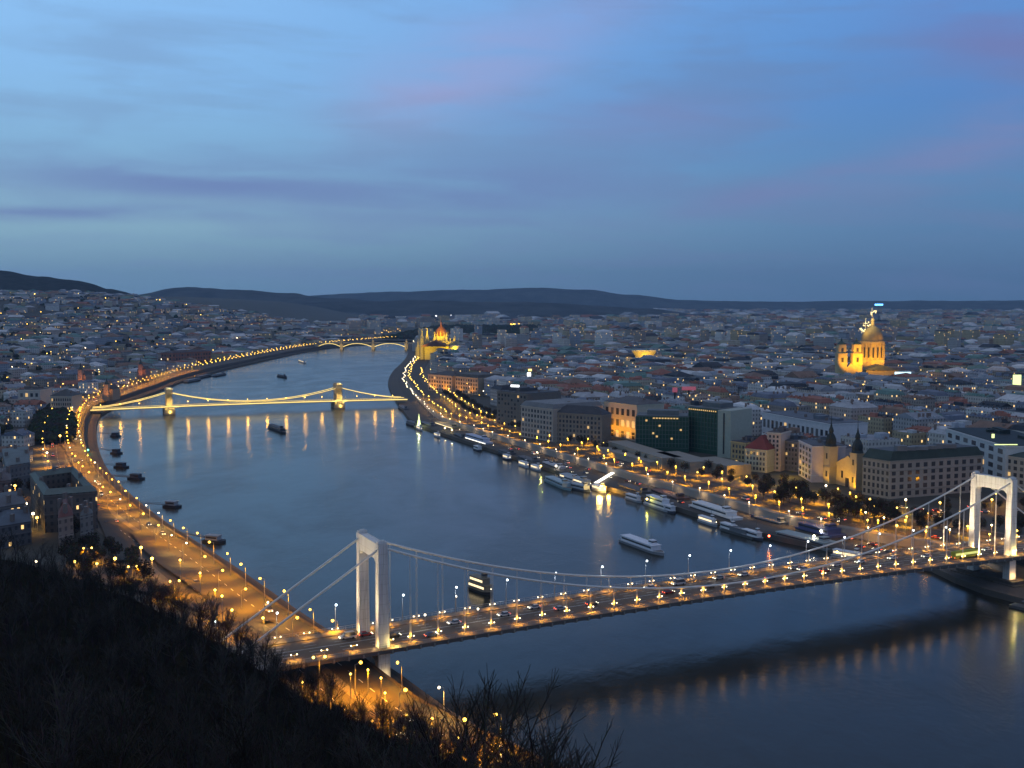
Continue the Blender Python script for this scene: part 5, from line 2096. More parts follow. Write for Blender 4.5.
# wooded island and dark tree masses
def tree_mass(name, spots, m='bark', col=(.030, .036, .020)):
    b = MB(col)
    for x, y, z, r, h in spots:
        for k in range(3):
            cx, cy, rr = x + U(-r, r) * .5, y + U(-r, r) * .5, r * U(.45, .8)
            pts = [(rr * U(.75, 1.15), -rr * .3), (rr * U(.9, 1.2), rr * .35), (rr * U(.5, .8), rr * .9), (rr * .12, rr * U(1.05, 1.4))]
            i0 = len(b.v)
            b.lathe((cx, cy, z + h * .35), pts, 7, tuple(c * U(.6, 1.5) for c in col))
            for q in range(i0, len(b.v)):
                v = b.v[q]
                b.v[q] = (v[0] + U(-1, 1) * rr * .16, v[1] + U(-1, 1) * rr * .16, v[2] + U(-1, 1) * rr * .14)
    return b.build(name, m, kind='stuff')


sp = []
for _ in range(1500):
    y = U(3560, 5300)
    x = U(-420 + (y - 3500) * .05, 60 + (y - 3500) * .1)
    sp.append((x, y, 6, U(9, 16), 14))
tree_mass('island_woods', sp)
sp = []
for _ in range(1500):
    y = U(750, 4300)
    x = xw(y) - U(80, .5 * y) if y < 3600 else U(-.5 * y, -700)
    if x < -.5 * y - 60 or not clear_of(Vector((x, y)), 12):
        continue
    sp.append((x, y, ground_w(x, y), U(4, 8), 9))
for _ in range(240):
    px, py = U(36, 68), U(405, 440)
    p = at(px, py, 12)
    if clear_of(Vector((p.x, p.y)), 6):
        sp.append((p.x, p.y, 9, U(5, 8), 10))
tree_mass('hillside_woods', sp)


# ------------------------------------------------------------------ boats
def boat(name, label, cat, p, heading, L_, W_, decks=1, hull=(.05, .06, .08), top=(.55, .55, .55), lit=0, z0=-.4, bow=.22, roofc=None, group=None, glow='cabin_glow'):
    """a vessel lying along its local x axis with the bow at +x"""
    t = thing(name, label, cat, (p[0], p[1], 0), heading, group)
    out = []
    n = 12
    for k in range(n + 1):
        u = k / n
        hw = W_ / 2 * (1 if u < 1 - bow else max(.02, 1 - ((u - (1 - bow)) / bow) ** 1.8)) * (1 if u > .06 else .86)
        out.append((-L_ / 2 + L_ * u, hw, .28 * max(0, u - .75) * 4))
    b = MB(hull)
    fb = 1.1 + L_ * .006
    for (x0, w0, r0), (x1, w1, r1) in zip(out, out[1:]):
        for sg in (-1, 1):
            f = [(x0, sg * w0 * .86, z0), (x1, sg * w1 * .86, z0), (x1, sg * w1, fb + r1), (x0, sg * w0, fb + r0)]
            b.face(f if sg < 0 else f[::-1])
        b.face([(x0, -w0, fb + r0 - .12), (x1, -w1, fb + r1 - .12), (x1, w1, fb + r1 - .12), (x0, w0, fb + r0 - .12)], (.20, .18, .16))
    x0, w0, r0 = out[0]
    b.face([(x0, w0 * .86, z0), (x0, -w0 * .86, z0), (x0, -w0, fb), (x0, w0, fb)])
    b.build('hull', 'paint', t)
    m = MB(top); m.path([(x, w, fb + r + .02) for x, w, r in out] + [(x, -w, fb + r + .02) for x, w, r in out[::-1]], .09, 4); m.build('gunwale', 'paint', t)
    z = fb
    xa, xb = -L_ * .44, L_ * (.5 - bow) + L_ * .04
    for d in range(decks):
        hh = 2.5
        c = MB(top)
        wx = W_ * (.84 - .08 * d)
        c.box((xa + xb) / 2, 0, z, xb - xa, wx, hh)
        cab = c.build('deckhouse', 'paint', t)
        for sg in (-1, 1):
            g_ = MB(); g_.box((xa + xb) / 2, sg * (wx / 2 + .02), z + .95, (xb - xa) * .95, .06, .95)
            g_.build('window_band', glow if lit > d else 'glass_dark', cab)
        r_ = MB(roofc or top); r_.box((xa + xb) / 2, 0, z + hh, xb - xa + .8, wx + .5, .16); r_.build('deck_roof', 'paint', cab)
        z += hh + .16
        xa += L_ * .05
        xb -= L_ * .09
    c = MB(top); c.box(xb, 0, z, min(3.4, L_ * .1), W_ * .42, 2.1); w_ = c.build('wheelhouse', 'paint', t)
    g_ = MB(); g_.box(xb + .03, 0, z + 1.0, min(3.4, L_ * .1) + .06, W_ * .42 + .06, .7); g_.build('windscreen', 'glass_dark', w_)
    m = MB(); m.tube((xb - 1, 0, z + 2), (xb - 1, 0, z + 5), .06, n=4); m.build('mast', 'dark_metal', t)
    if lit:
        q = MB(); q.ball((L_ * .45, 0, fb + 1.4), .22, 6, 4); q.build('bow_light', 'lamp_white', t)
    return t


def head(pa, pb):
    a, c = at(*pa), at(*pb)
    return math.atan2(c.y - a.y, c.x - a.x), (c - a).length, (a + c) / 2


for a_, c_, W_, decks, hull, top, lit, label, cat, nm in (
        ((623, 541), (664, 556), 6.5, 1, (.30, .31, .33), (.80, .82, .86), 0, 'white cruise boat sailing alone in mid river above the bridge', 'boat', 'cruise_boat'),
        ((691, 510), (748, 529), 9, 2, (.05, .05, .06), (.78, .77, .75), 0, 'long white two-deck ship moored below the promenade', 'ship', 'passenger_ship'),
        ((647, 504), (673, 513), 6.5, 2, (.45, .46, .48), (.75, .76, .78), 0, 'white boat moored beside the yellow-lit float, left of the long ship', 'boat', 'passenger_boat'),
        ((471, 588), (492, 595.5), 5, 2, (.06, .05, .05), (.26, .22, .16), 2, 'dark sightseeing boat with lit windows just above the bridge', 'boat', 'sightseeing_boat'),
        ((466, 440), (495, 449), 8, 2, (.35, .36, .42), (.55, .58, .70), 1, 'blue-white lit ship moored at the upper quay', 'ship', 'passenger_ship'),
        ((548, 481), (571, 491), 7, 1, (.25, .36, .38), (.42, .52, .54), 0, 'pale teal boat moored outermost of the middle cluster', 'boat', 'passenger_boat'),
        ((562, 478), (592, 488), 8, 1, (.08, .09, .11), (.40, .44, .46), 1, 'wide grey boat moored inside the teal one', 'boat', 'passenger_boat'),
        ((545, 466), (566, 474), 7, 1, (.04, .045, .06), (.50, .50, .52), 0, 'dark-hulled boat with a white wheelhouse at the middle quay', 'boat', 'tug_boat'),
        ((520, 460), (540, 467), 7, 1, (.035, .035, .04), (.14, .14, .15), 0, 'dark boat moored left of the white wheelhouse boat', 'boat', 'tug_boat'),
        ((500, 454), (516, 459), 6, 1, (.03, .03, .035), (.10, .10, .11), 0, 'low dark boat moored right of the blue-white ship', 'boat', 'work_boat'),
        ((455, 437), (466, 442), 6, 1, (.03, .035, .04), (.08, .09, .10), 0, 'small dark boat touching the blue-white ship', 'boat', 'work_boat'),
        ((622, 489), (652, 500), 9, 1, (.04, .04, .045), (.14, .12, .11), 0, 'long dark restaurant boat right of the yellow reflection', 'boat', 'restaurant_boat'),
        ((655, 494), (690, 507), 10, 1, (.07, .03, .025), (.16, .09, .07), 0, 'reddish brown floating restaurant along the quay', 'boat', 'restaurant_boat'),
        ((778, 537), (842, 553), 10, 1, (.24, .30, .31), (.34, .40, .40), 0, 'large pale grey-green ship moored under the bridge lamps', 'ship', 'moored_ship'),
        ((800, 532), (848, 545), 13, 2, (.03, .04, .10), (.10, .12, .24), 0, 'navy blue restaurant ship behind the pale grey-green one', 'ship', 'restaurant_ship'),
        ((756, 522), (790, 531), 7, 1, (.05, .055, .06), (.22, .24, .25), 0, 'grey landing float right of the long white ship', 'boat', 'landing_float'),
        ((437, 425), (461, 433), 9, 1, (.06, .06, .06), (.30, .28, .18), 1, 'yellow-lit party boat at the upper quay beside the lit tree', 'boat', 'party_boat'),
        ((421, 425), (436, 430), 7, 1, (.03, .035, .05), (.16, .16, .18), 0, 'dark boat moored left of the yellow-lit party boat', 'boat', 'work_boat'),
        ((408, 424), (420, 428), 6, 1, (.03, .035, .05), (.14, .14, .16), 0, 'dark boat at the quay end below the lit tree', 'boat', 'work_boat'),
        ((400, 408), (408, 413), 6, 1, (.03, .035, .05), (.14, .14, .16), 0, 'small dark boat just below the chain bridge end', 'boat', 'work_boat'),
        ((270, 427.5), (286, 434), 6, 1, (.03, .035, .045), (.07, .075, .09), 0, 'dark barge sailing below the chain bridge', 'barge', 'barge'),
        ((299, 361.5), (306, 364), 5, 1, (.3, .32, .34), (.5, .52, .55), 1, 'tiny bright boat in the far reach of the river', 'boat', 'small_boat'),
        ((278, 376.5), (287, 378.5), 5, 1, (.04, .04, .05), (.08, .08, .10), 0, 'tiny dark boat in the far reach left of the tower', 'boat', 'small_boat'),
        ((185, 383), (201, 380), 9, 1, (.05, .06, .07), (.22, .24, .26), 0, 'grey boat moored behind the left tower of the chain bridge', 'boat', 'moored_boat'),
        ((196, 379), (212, 376), 8, 1, (.04, .05, .06), (.16, .18, .20), 0, 'dark boat moored further along behind the left tower', 'boat', 'moored_boat'),
        ((214, 377), (226, 374.5), 8, 1, (.04, .05, .06), (.20, .22, .24), 0, 'last of the three boats moored behind the left tower', 'boat', 'moored_boat'),
        ((572, 488), (590, 492), 6, 1, (.12, .14, .16), (.44, .48, .50), 0, 'small pale boat at the inner corner of the middle cluster', 'boat', 'small_boat')):
    hd, L_, c = head(a_, c_)
    boat(nm, label, cat, c, hd, L_, W_, decks, hull, top, lit, glow='string_white' if 'blue-white' in label else 'cabin_glow')

# bright landing stage whose light lies on the water
a_, c_ = at(596, 485, 3), at(614, 474, 3)
hd = math.atan2(c_.y - a_.y, c_.x - a_.x)
t = thing('lit_gangway', 'brilliantly lit gangway canopy at the middle quay above the yellow reflection', 'gangway', tuple((a_ + c_) / 2)[:2] + (1.2,), hd)
Lg = (c_ - a_).length
b = MB((.4, .38, .3)); b.box(0, 0, 0, Lg, 3.4, .3); b.build('walkway', 'paint', t)
b = MB(); b.box(0, 0, 3.1, Lg, 3.0, .2); b.build('canopy', 'string_white', t)
for x in (-.45, -.15, .15, .45):
    for y in (-1.4, 1.4):
        b = MB(); b.tube((Lg * x, y, .3), (Lg * x, y, 3.1), .08, n=5); b.build('post', 'grey_metal', t)
p = at(601, 488, 3)
point((p.x, p.y, 3.6), 9000, (1, .66, .22), 1.2); point((p.x - 2, p.y - 5, 3.0), 5000, (1, .60, .10), 1.0); point((p.x + 5, p.y - 1, 3.0), 7000, (1, .50, .05), 1.0)
# lit decorative tree of lights at the upper quay
p = at(419, 427, 1)
t = thing('lit_tree_frame', 'cone-shaped tree of green-yellow lights at the upper quay', 'decoration', (p.x, p.y, 0))
b = MB((.1, .12, .1)); b.box(0, 0, -.5, 9, 9, 2.2); b.build('float', 'paint', t)
b = MB(); b.lathe((0, 0, 1.8), [(2.2, 0), (1.9, 1), (1.8, 3), (1.4, 3.4), (1.2, 6), (.8, 6.5), (.6, 9), (.1, 12.5)], 9); b.build('light_cone', 'sign_lime', t)
point((p.x, p.y - 5, 6), 2500, (.9, 1, .4), .5)
for px, py, lab, m, c in ((556, 466, 'whitish mast light on the white wheelhouse boat', 'lamp_white', (1, .9, .8)), (445, 428, 'bright lamp over the yellow-lit party boat', 'lamp_yellow', (1, .8, .3)), (452, 430, 'second bright lamp over the yellow-lit party boat', 'lamp_yellow', (1, .8, .3)),
                          (568, 451, 'green traffic light on the quay above the boats', 'lamp_green', (.1, 1, .7)), (769, 536, 'orange light at the water beside the pale ship', 'lamp_red', (1, .3, .04)), (837, 552, 'yellow cabin light below the bridge lamps at the pale ship', 'lamp_yellow', (1, .7, .2)),
                          (814, 536, 'first white deck light on the navy restaurant ship', 'lamp_white', (1, .9, .6)), (821, 531, 'upper white deck light on the navy restaurant ship', 'lamp_white', (1, .9, .6)), (88, 450, 'green traffic light by the west embankment', 'lamp_green', (.1, 1, .7)),
                          (541, 466, 'yellow-green light at the bow of the dark boat', 'lamp_yellow', (.9, 1, .2)), (647, 499, 'yellow light at the end of the dark restaurant boat', 'lamp_yellow', (.9, .9, .1)), (815, 500, 'red tail light low on the east upper road', 'lamp_red', (1, .2, .02))):
    p = at(px, py, 6 if 'quay' in lab or 'west' in lab else 5)
    t = thing('signal_light', lab, 'light', (p.x, p.y, 0))
    b = MB(); b.tube((0, 0, 0), (0, 0, p.z - .2), .08, n=4); b.build('post', 'dark_metal', t)
    b = MB(); b.ball((0, 0, p.z), .45 + p.y * .0003, 8, 5); b.build('lantern', m, t, smooth=True)
    point((0, -.9, p.z + .2), 700, c, .2, parent=t)

# landing pontoons of the west bank with their footbridges
for px, py, L_, lab in ((116, 436.5, 9, 'small dark landing pontoon nearest the chain bridge'), (117, 453.5, 9, 'second dark pontoon below the chain bridge'), (122, 467.5, 11, 'third dark pontoon of the west bank'), (137, 479, 12, 'fourth dark pontoon, lying low with two long gangways'),
                        (173, 507, 11, 'pontoon with a pale roof halfway to the white bridge'), (215, 542, 12, 'pontoon boat with a white cabin nearest the white bridge')):
    p = at(px, py, 0)
    t = thing('landing_pontoon', lab, 'pontoon', (p.x, p.y, 0), -.35)
    b = MB((.03, .035, .045)); b.prism([(-L_ / 2, -3), (L_ * .38, -3), (L_ / 2, -1), (L_ / 2, 1), (L_ * .38, 3), (-L_ / 2, 3)], -.4, 1.2); b.build('hull', 'paint', t)
    pale = 'pale' in lab or 'white' in lab
    b = MB((.34, .36, .38) if pale else (.07, .08, .10)); b.box(-L_ * .08, 0, 1.2, L_ * .6, 4, 2.3); b.box(-L_ * .08, 0, 3.5, L_ * .68, 4.8, .18); cb = b.build('cabin', 'paint', t)
    b = MB(); b.box(-L_ * .08, -2.03, 2.1, L_ * .52, .08, .8); b.build('window_band', 'glass_dark', cb)
    i = min(range(len(west_shore)), key=lambda k: (west_shore[k] - Vector((p.x - 18, p.y + 4))).length)
    q = west_shore[i] + wn_[i] * 1.5
    ang = math.atan2(q.y - p.y, q.x - p.x) + .35
    D = (q - Vector((p.x, p.y))).length
    for off in ((-1.6, 2.0) if 'two' in lab else (0,)):
        g_ = MB((.10, .11, .12))
        e_ = Vector((math.cos(ang), math.sin(ang), 0)); f_ = Vector((-e_.y, e_.x, 0))
        for sg in (-1, 1):
            g_.tube(e_ * 2 + f_ * (off + sg * .7) + Vector((0, 0, 1.5)), e_ * D + f_ * (off + sg * .7) + Vector((0, 0, 3.0)), .12, n=4)
            g_.tube(e_ * 2 + f_ * (off + sg * .7) + Vector((0, 0, 2.4)), e_ * D + f_ * (off + sg * .7) + Vector((0, 0, 3.9)), .07, n=4)
        a1, a2 = e_ * 2 + f_ * off, e_ * D + f_ * off
        g_.face([a1 - f_ * .7 + Vector((0, 0, 1.5)), a2 - f_ * .7 + Vector((0, 0, 3.0)), a2 + f_ * .7 + Vector((0, 0, 3.0)), a1 + f_ * .7 + Vector((0, 0, 1.5))])
        g_.build('gangway', 'paint', t)
# landing floats of the east quay
for i, s in enumerate((330, 400, 470, 560, 650, 740)):
    p = shore_pt(east_shore, en_, s, -5.5)
    q = shore_pt(east_shore, en_, s + 5, -5.5)
    if any((Vector((o.location.x, o.location.y)) - p).length < 16 for o in COL.objects if o.parent is None and o.get('category') in ('boat', 'ship')):
        continue
    t = thing('landing_float', 'low grey landing float along the east quay, %s from the white bridge' % ordinal(i), 'pontoon', (p.x, p.y, 0), math.atan2(q.y - p.y, q.x - p.x), 'landing floats of the east quay')
    b = MB((.09, .10, .10)); b.box(0, 0, -.4, 26, 5, 1.5); b.build('float', 'paint', t)
    b = MB((.18, .19, .2)); b.box(0, 0, 1.1, 14, 3.2, 2.3); b.box(0, 0, 3.4, 16, 4, .15); b.build('shelter', 'paint', t)


# ------------------------------------------------------------------ vehicles
def car_proto(name, colr, van=False):
    t = thing(name, 'unplaced vehicle with no label', 'car' if not van else 'van')
    LABELS.clear() if False else LABELS.pop('unplaced vehicle with no label', None)
    L_, W_, H1, H2 = (4.4, 1.8, .85, 1.45) if not van else (5.4, 2.0, 1.1, 2.2)
    b = MB(colr)
    prof = [(-L_ / 2, .35), (-L_ / 2 + .05, H1), (L_ / 2 - .25, H1 - .08), (L_ / 2, .6), (L_ / 2, .35)]
    n = len(prof)
    b.mesh_([(x, -W_ / 2, z) for x, z in prof] + [(x, W_ / 2, z) for x, z in prof], [tuple(range(n)), tuple(range(2 * n - 1, n - 1, -1))] + [(k + n, (k + 1) % n + n, (k + 1) % n, k) for k in range(n)])
    b.build('body', 'paint', t)
    x0, x1 = (-L_ * .40, L_ * .22) if not van else (-L_ * .48, L_ * .30)
    g_ = MB((.06, .065, .07))
    a = [(x0, -W_ / 2 + .05), (x1, -W_ / 2 + .05), (x1, W_ / 2 - .05), (x0, W_ / 2 - .05)]
    c = [(x0 + .45, -W_ / 2 + .22), (x1 - .75, -W_ / 2 + .22), (x1 - .75, W_ / 2 - .22), (x0 + .45, W_ / 2 - .22)]
    for k in range(4):
        k2 = (k + 1) % 4
        g_.face(((*a[k], H1 - .05), (*a[k2], H1 - .05), (*c[k2], H2 - .04), (*c[k], H2 - .04)))
    g_.build('window_glass', 'glass_dark', t)
    r_ = MB(colr); r_.box((c[0][0] + c[1][0]) / 2, 0, H2 - .05, c[1][0] - c[0][0] + .05, W_ - .4, .07); r_.build('roof', 'paint', t)
    for x in (-L_ * .3, L_ * .3):
        for sg in (-1, 1):
            wv = MB(); wv.tube((x, sg * (W_ / 2 - .18), .34), (x, sg * (W_ / 2 + .02), .34), .34, n=10); wv.build('wheel', 'tyre', t)
    for sg in (-1, 1):
        h_ = MB(); h_.ball((L_ / 2 + .02, sg * .62, .66), .17, 6, 4); h_.build('headlight', 'lamp_head', t)
        h_ = MB(); h_.ball((-L_ / 2 - .02, sg * .62, .72), .14, 6, 4); h_.build('taillight', 'lamp_red', t)
    return t


def bus(label, p, rz, colr, Lb=12):
    t = thing('city_bus', label, 'bus', p, rz)
    b = MB(colr); b.box(0, 0, .45, Lb, 2.5, 1.15); b.box(0, 0, 2.6, Lb, 2.5, .45); b.box(0, 0, 3.05, Lb - 2, 2.0, .18); b.box(Lb / 2 - .1, 0, 1.5, .2, 2.5, 1.2); b.box(-Lb / 2 + .1, 0, 1.5, .2, 2.5, 1.2)
    b.build('body', 'paint', t)
    g_ = MB(); g_.box(0, 0, 1.55, Lb - .4, 2.42, 1.1); g_.build('window_band', 'bus_glow', t)
    for x in (-Lb * .3, Lb * .34):
        for sg in (-1, 1):
            wv = MB(); wv.tube((x, sg * 1.0, .48), (x, sg * 1.27, .48), .48, n=10); wv.build('wheel', 'tyre', t)
    for sg in (-1, 1):
        h_ = MB(); h_.ball((Lb / 2, sg * .9, .8), .2, 6, 4); h_.build('headlight', 'lamp_head', t)
        h_ = MB(); h_.ball((-Lb / 2, sg * .9, .8), .16, 6, 4); h_.build('taillight', 'lamp_red', t)
    return t


protos = {'white': car_proto('car', (.62, .62, .60)), 'red': car_proto('car', (.34, .03, .025)), 'dark': car_proto('car', (.04, .045, .055)), 'silver': car_proto('car', (.36, .37, .38)), 'blue': car_proto('car', (.04, .08, .20)), 'van': car_proto('van', (.58, .57, .54), True)}
vused = set()


def car(kind, loc, rz, label, group=None):
    o = protos[kind]
    if kind not in vused:
        vused.add(kind)
        o.location, o.rotation_euler = loc, (0, 0, rz)
        set_label(o, label)
        if group:
            o['group'] = group
        return o
    return dup(o, loc, rz, label, group)


ordc = {}
for px, py, kind, dirn in ((348, 634, 'van', -1), (366, 631.5, 'red', 1), (394, 633, 'dark', 1), (455, 622, 'white', -1), (503, 614, 'white', -1), (533, 607, 'white', -1), (592, 605, 'dark', 1), (649, 589, 'white', -1), (667, 593.5, 'red', 1), (676, 584.5, 'van', -1), (716, 579, 'silver', -1),
                           (745, 577, 'white', -1), (792, 569, 'silver', -1), (802, 570.5, 'white', -1), (823, 571.5, 'red', 1), (836, 566, 'white', -1), (861, 563, 'white', -1), (890, 557.5, 'white', -1), (924, 555, 'white', -1), (986, 547, 'white', -1), (430, 632, 'blue', 1), (560, 609, 'silver', 1), (708, 588, 'dark', 1), (768, 579, 'blue', 1)):
    p = at(px, py, DECK + 1.6)
    s, n_ = (Vector((p.x, p.y)) - PL).dot(E2), (Vector((p.x, p.y)) - PL).dot(N2)
    n_ = min([-7.3, -4.4, -1.5, 1.5, 4.4, 7.3], key=lambda v: abs(v - n_))
    i = ordc.get(kind, 0)
    ordc[kind] = i + 1
    q = bp(s, n_, deck_z(s) + .03)
    car(kind, q, BRZ + (0 if dirn > 0 else math.pi), '%s %s on the white bridge, %s of its colour from the west' % (kind if kind != 'van' else 'white', 'van' if kind == 'van' else 'car', ordinal(i)), 'vehicles crossing the white bridge')
    if dirn < 0:
        flood((q.x - E2.x * 2.6, q.y - E2.y * 2.6, q.z + .8), (q.x - E2.x * 12, q.y - E2.y * 12, q.z), 380, (1, .85, .6), 60, 'headlight_beam')
p = at(963, 556, 15.5)
s, n_ = (Vector((p.x, p.y)) - PL).dot(E2), (Vector((p.x, p.y)) - PL).dot(N2)
bus('yellow-green lit bus on the white bridge just before the east pylon', bp(s, 5.2, deck_z(s) + .03), BRZ, (.40, .42, .05), 15)

kinds = ['white', 'dark', 'red', 'silver', 'blue', 'dark', 'van', 'silver']
i = j = 0
for s, d, dirn in [(U(60, 1500), rnd.choice((17.3, 22.0, 29.8, 35.5)), 0) for _ in range(64)]:
    p, q = shore_pt(west_shore, wn_, s, d), shore_pt(west_shore, wn_, s + 3, d)
    if p.y > 1500 or (abs((p - PL).dot(N2)) < 16):
        continue
    north = d < 25
    rz = math.atan2(q.y - p.y, q.x - p.x) + (0 if not north else math.pi)
    k = rnd.choice(kinds)
    i += 1
    car(k, (p.x, p.y, 8.54), rz, '%s on the west embankment road, %.0f metres %s the white bridge' % ({'van': 'white van'}.get(k, k + ' car'), round(abs(s - s_br)), 'north of' if s > s_br else 'south of'), 'traffic on the west embankment')
for s, d in [(U(240, 1000), rnd.choice((5, 9, 12.5, 18, 22))) for _ in range(54)] + [(U(240, 900), rnd.choice((37, 43.5))) for _ in range(20)]:
    p, q = shore_pt(east_shore, en_, s, d), shore_pt(east_shore, en_, s + 3, d)
    if abs((p - PL).dot(N2)) < 16 or pix((p.x, p.y, 3))[0] > 1030:
        continue
    upper = d > 30
    k = rnd.choice(kinds)
    car(k, (p.x, p.y, 7.08 if upper else 2.78), math.atan2(q.y - p.y, q.x - p.x) + (math.pi if U(0, 1) < .5 else 0), '%s on the %s of the east bank, %.0f metres along it' % ({'van': 'white van'}.get(k, k + ' car'), 'upper road' if upper else 'lower quay', s), 'cars of the east bank')


# ------------------------------------------------------------------ trees
def bare_tree(h, seed, dens=1.0, droop=.25, col=(.045, .038, .032), depth=5):
    """trunk builder and crown builder of a leafless tree"""
    r = random.Random(seed)
    tk, cr = MB(col), MB(col)

    def grow(p, d, L_, rad, lev):
        segs = 3 if lev < 2 else 2
        q = Vector(p)
        dd = Vector(d)
        tgt = tk if lev == 0 else cr
        for k in range(segs):
            dd = (dd + Vector((r.uniform(-1, 1), r.uniform(-1, 1), r.uniform(-.2, .5))) * .16).normalized()
            e = q + dd * (L_ / segs)
            ra = rad * (1 - .28 * k / segs)
            rb = rad * (1 - .28 * (k + 1) / segs)
            tgt.tube(q, e, ra, rb, 5 if lev == 0 else 3, caps=False, col=tuple(c * r.uniform(.7, 1.2) for c in col))
            if lev < depth and (lev > 0 or k >= 1):
                for _ in range(r.choice((1, 2)) if lev else 2):
                    side = Vector((r.uniform(-1, 1), r.uniform(-1, 1), r.uniform(-.1, .7))).normalized()
                    nd = (dd * .75 + side * .75).normalized()
                    grow(q.lerp(e, r.uniform(.3, 1)), nd, L_ * r.uniform(.50, .72), max(.018, rb * .58), lev + 1)
            q = e
        if lev < depth:
            grow(q, dd, L_ * .62, max(.018, rad * .6), lev + 1)
    grow((0, 0, -.6), (0, 0, 1), h * .42, h * .016, 0)
    return tk, cr


TREES = []
for k in range(6):
    tk, cr = bare_tree(11, 100 + k, depth=4, col=(.045, .038, .032) if k < 4 else (.075, .066, .058))
    t = thing('bare_tree', 'unplaced tree with no label', 'tree', group='bare trees of the dark hillside')
    LABELS.pop('unplaced tree with no label', None)
    tk.build('trunk', 'bark', t)
    cr.build('crown', 'bark', t)
    TREES.append([t, False])
print('tree faces', [len(t[0].children[1].data.polygons) for t in TREES])


def put_tree(k, loc, rz, sc, label, group=None):
    t, used_ = TREES[k]
    if not used_:
        TREES[k][1] = True
        t.location, t.rotation_euler = loc, (0, 0, rz)
        set_label(t, label)
        o = t
    else:
        o = dup(t, loc, rz, label)
    o.scale = (sc, sc, sc)
    if group:
        o['group'] = group
    return o


ntree = 0
for ri, (r_, step) in enumerate(((312, 13), (285, 15), (255, 17), (225, 20), (195, 24), (165, 30), (135, 38), (108, 48), (84, 60), (64, 78))):
    px = -14 + U(0, step)
    i = 0
    while px < 640:
        sil = next(ya + (yb - ya) * (px - a) / (b_ - a) for (a, ya), (b_, yb) in zip(SIL, SIL[1:]) if a <= px <= b_)
        lim = 430 if r_ > 150 else 560 if r_ > 100 else 625
        if px < lim:
            y = r_ * U(.96, 1.04)
            if r_ > 240:
                y = min(y, 250 + 70 * sst(-(px), -420, 0))
                if px > 330 and y > 252:
                    px += step
                    continue
            x = (px - 512) / FOC * y
            z = hill_z(x, y)
            sc = U(.75, 1.15) * (1.0 if px < 430 else .82)
            tx, ty = pix((x, y, z + 9.0 * sc))
            if ty < 800 and -40 < tx < 650 and (px < 440 or ty > 640):
                put_tree(rnd.randrange(6), (x, y, z - .3), U(0, 6.28), sc, 'bare tree on the dark hillside, %s row from the bottom, %s from the left' % (ordinal(9 - ri), ordinal(i)))
                i += 1
                ntree += 1
        px += step * U(.7, 1.3)
for i, (px, ty, y) in enumerate(((404, 668, 92), (418, 690, 80), (437, 650, 84), (450, 640, 70), (463, 676, 78), (488, 668, 66), (494, 642, 74), (508, 690, 62), (524, 688, 72), (541, 664, 60), (552, 690, 66), (566, 684, 58), (583, 702, 64), (474, 720, 58), (535, 725, 54))):
    x = (px - 512) / FOC * y * 1.07
    z = hill_z(x, y)
    zt = CAM_H - y * math.tan(math.atan((ty - 384) / FOC) + PITCH)
    put_tree(rnd.randrange(6), (x, y, z - .3), U(0, 6.28), max(.5, (zt - z) / 11.5), 'tall slim bare tree against the dark river at the bottom, %s from the left' % ordinal(i))
print('hill trees', ntree)

# undergrowth: a mat of thin dark stems over the slope
b = MB((.07, .06, .05))
for _ in range(9000):
    px = U(-20, 640)
    y = 40 + 285 * math.sqrt(U(0, 1))
    x = (px - 512) / FOC * y
    z = hill_z(x, y)
    if z < 8.6:
        continue
    h = U(1.2, 4.5)
    q = Vector((x, y, z))
    col = tuple(c * U(.35, 1.3) for c in (.032, .028, .023))
    for k in range(3):
        e = q + Vector((U(-1.0, 1.0), U(-1, 1), h * U(.6, 1)))
        w_ = .02 + .00016 * y
        b.face((q + Vector((-w_, 0, -.3)), q + Vector((w_, 0, -.3)), e), col)
        f_ = q.lerp(e, .5)
        b.face((f_ + Vector((-w_ * .7, 0, 0)), f_ + Vector((w_ * .7, 0, 0)), f_ + Vector((U(-1.2, 1.2), U(-.6, .6), h * .5))), col)
b.build('undergrowth', 'bark', kind='stuff')

# street trees with fuller crowns: limbs plus many twig-sized clumps
SG = []
for k in range(3):
    r_ = random.Random(40 + k)
    tk, cr = bare_tree(9, 300 + k, depth=3)
    for _ in range(420):
        v = Vector((r_.gauss(0, 1), r_.gauss(0, 1), r_.gauss(0, .8)))
        v = v.normalized() * (r_.random() ** .4) * 3.4
        c = Vector((0, 0, 6.0)) + v
        a = Vector((r_.uniform(-1, 1), r_.uniform(-1, 1), r_.uniform(-1, 1))).normalized() * r_.uniform(.25, .6)
        e = a.orthogonal().normalized() * r_.uniform(.15, .4)
        cr.face((c - a, c + e, c + a, c - e), tuple(q * r_.uniform(.5, 1.6) for q in (.05, .042, .028)))
    t = thing('street_tree', 'unplaced tree with no label', 'tree', group='street trees')
    LABELS.pop('unplaced tree with no label', None)
    tk.build('trunk', 'bark', t)
    cr.build('crown', 'bark', t)
    SG.append(t)
sgu = set()


def put_st(loc, sc, label, group):
    k = rnd.randrange(3)
    if k not in sgu:
        sgu.add(k)
        o = SG[k]
        o.location = loc
        set_label(o, label)
    else:
        o = dup(SG[k], loc, U(0, 6.28), label)
    o.rotation_euler = (0, 0, U(0, 6.28))
    o.scale = (sc, sc, sc)
    o['group'] = group


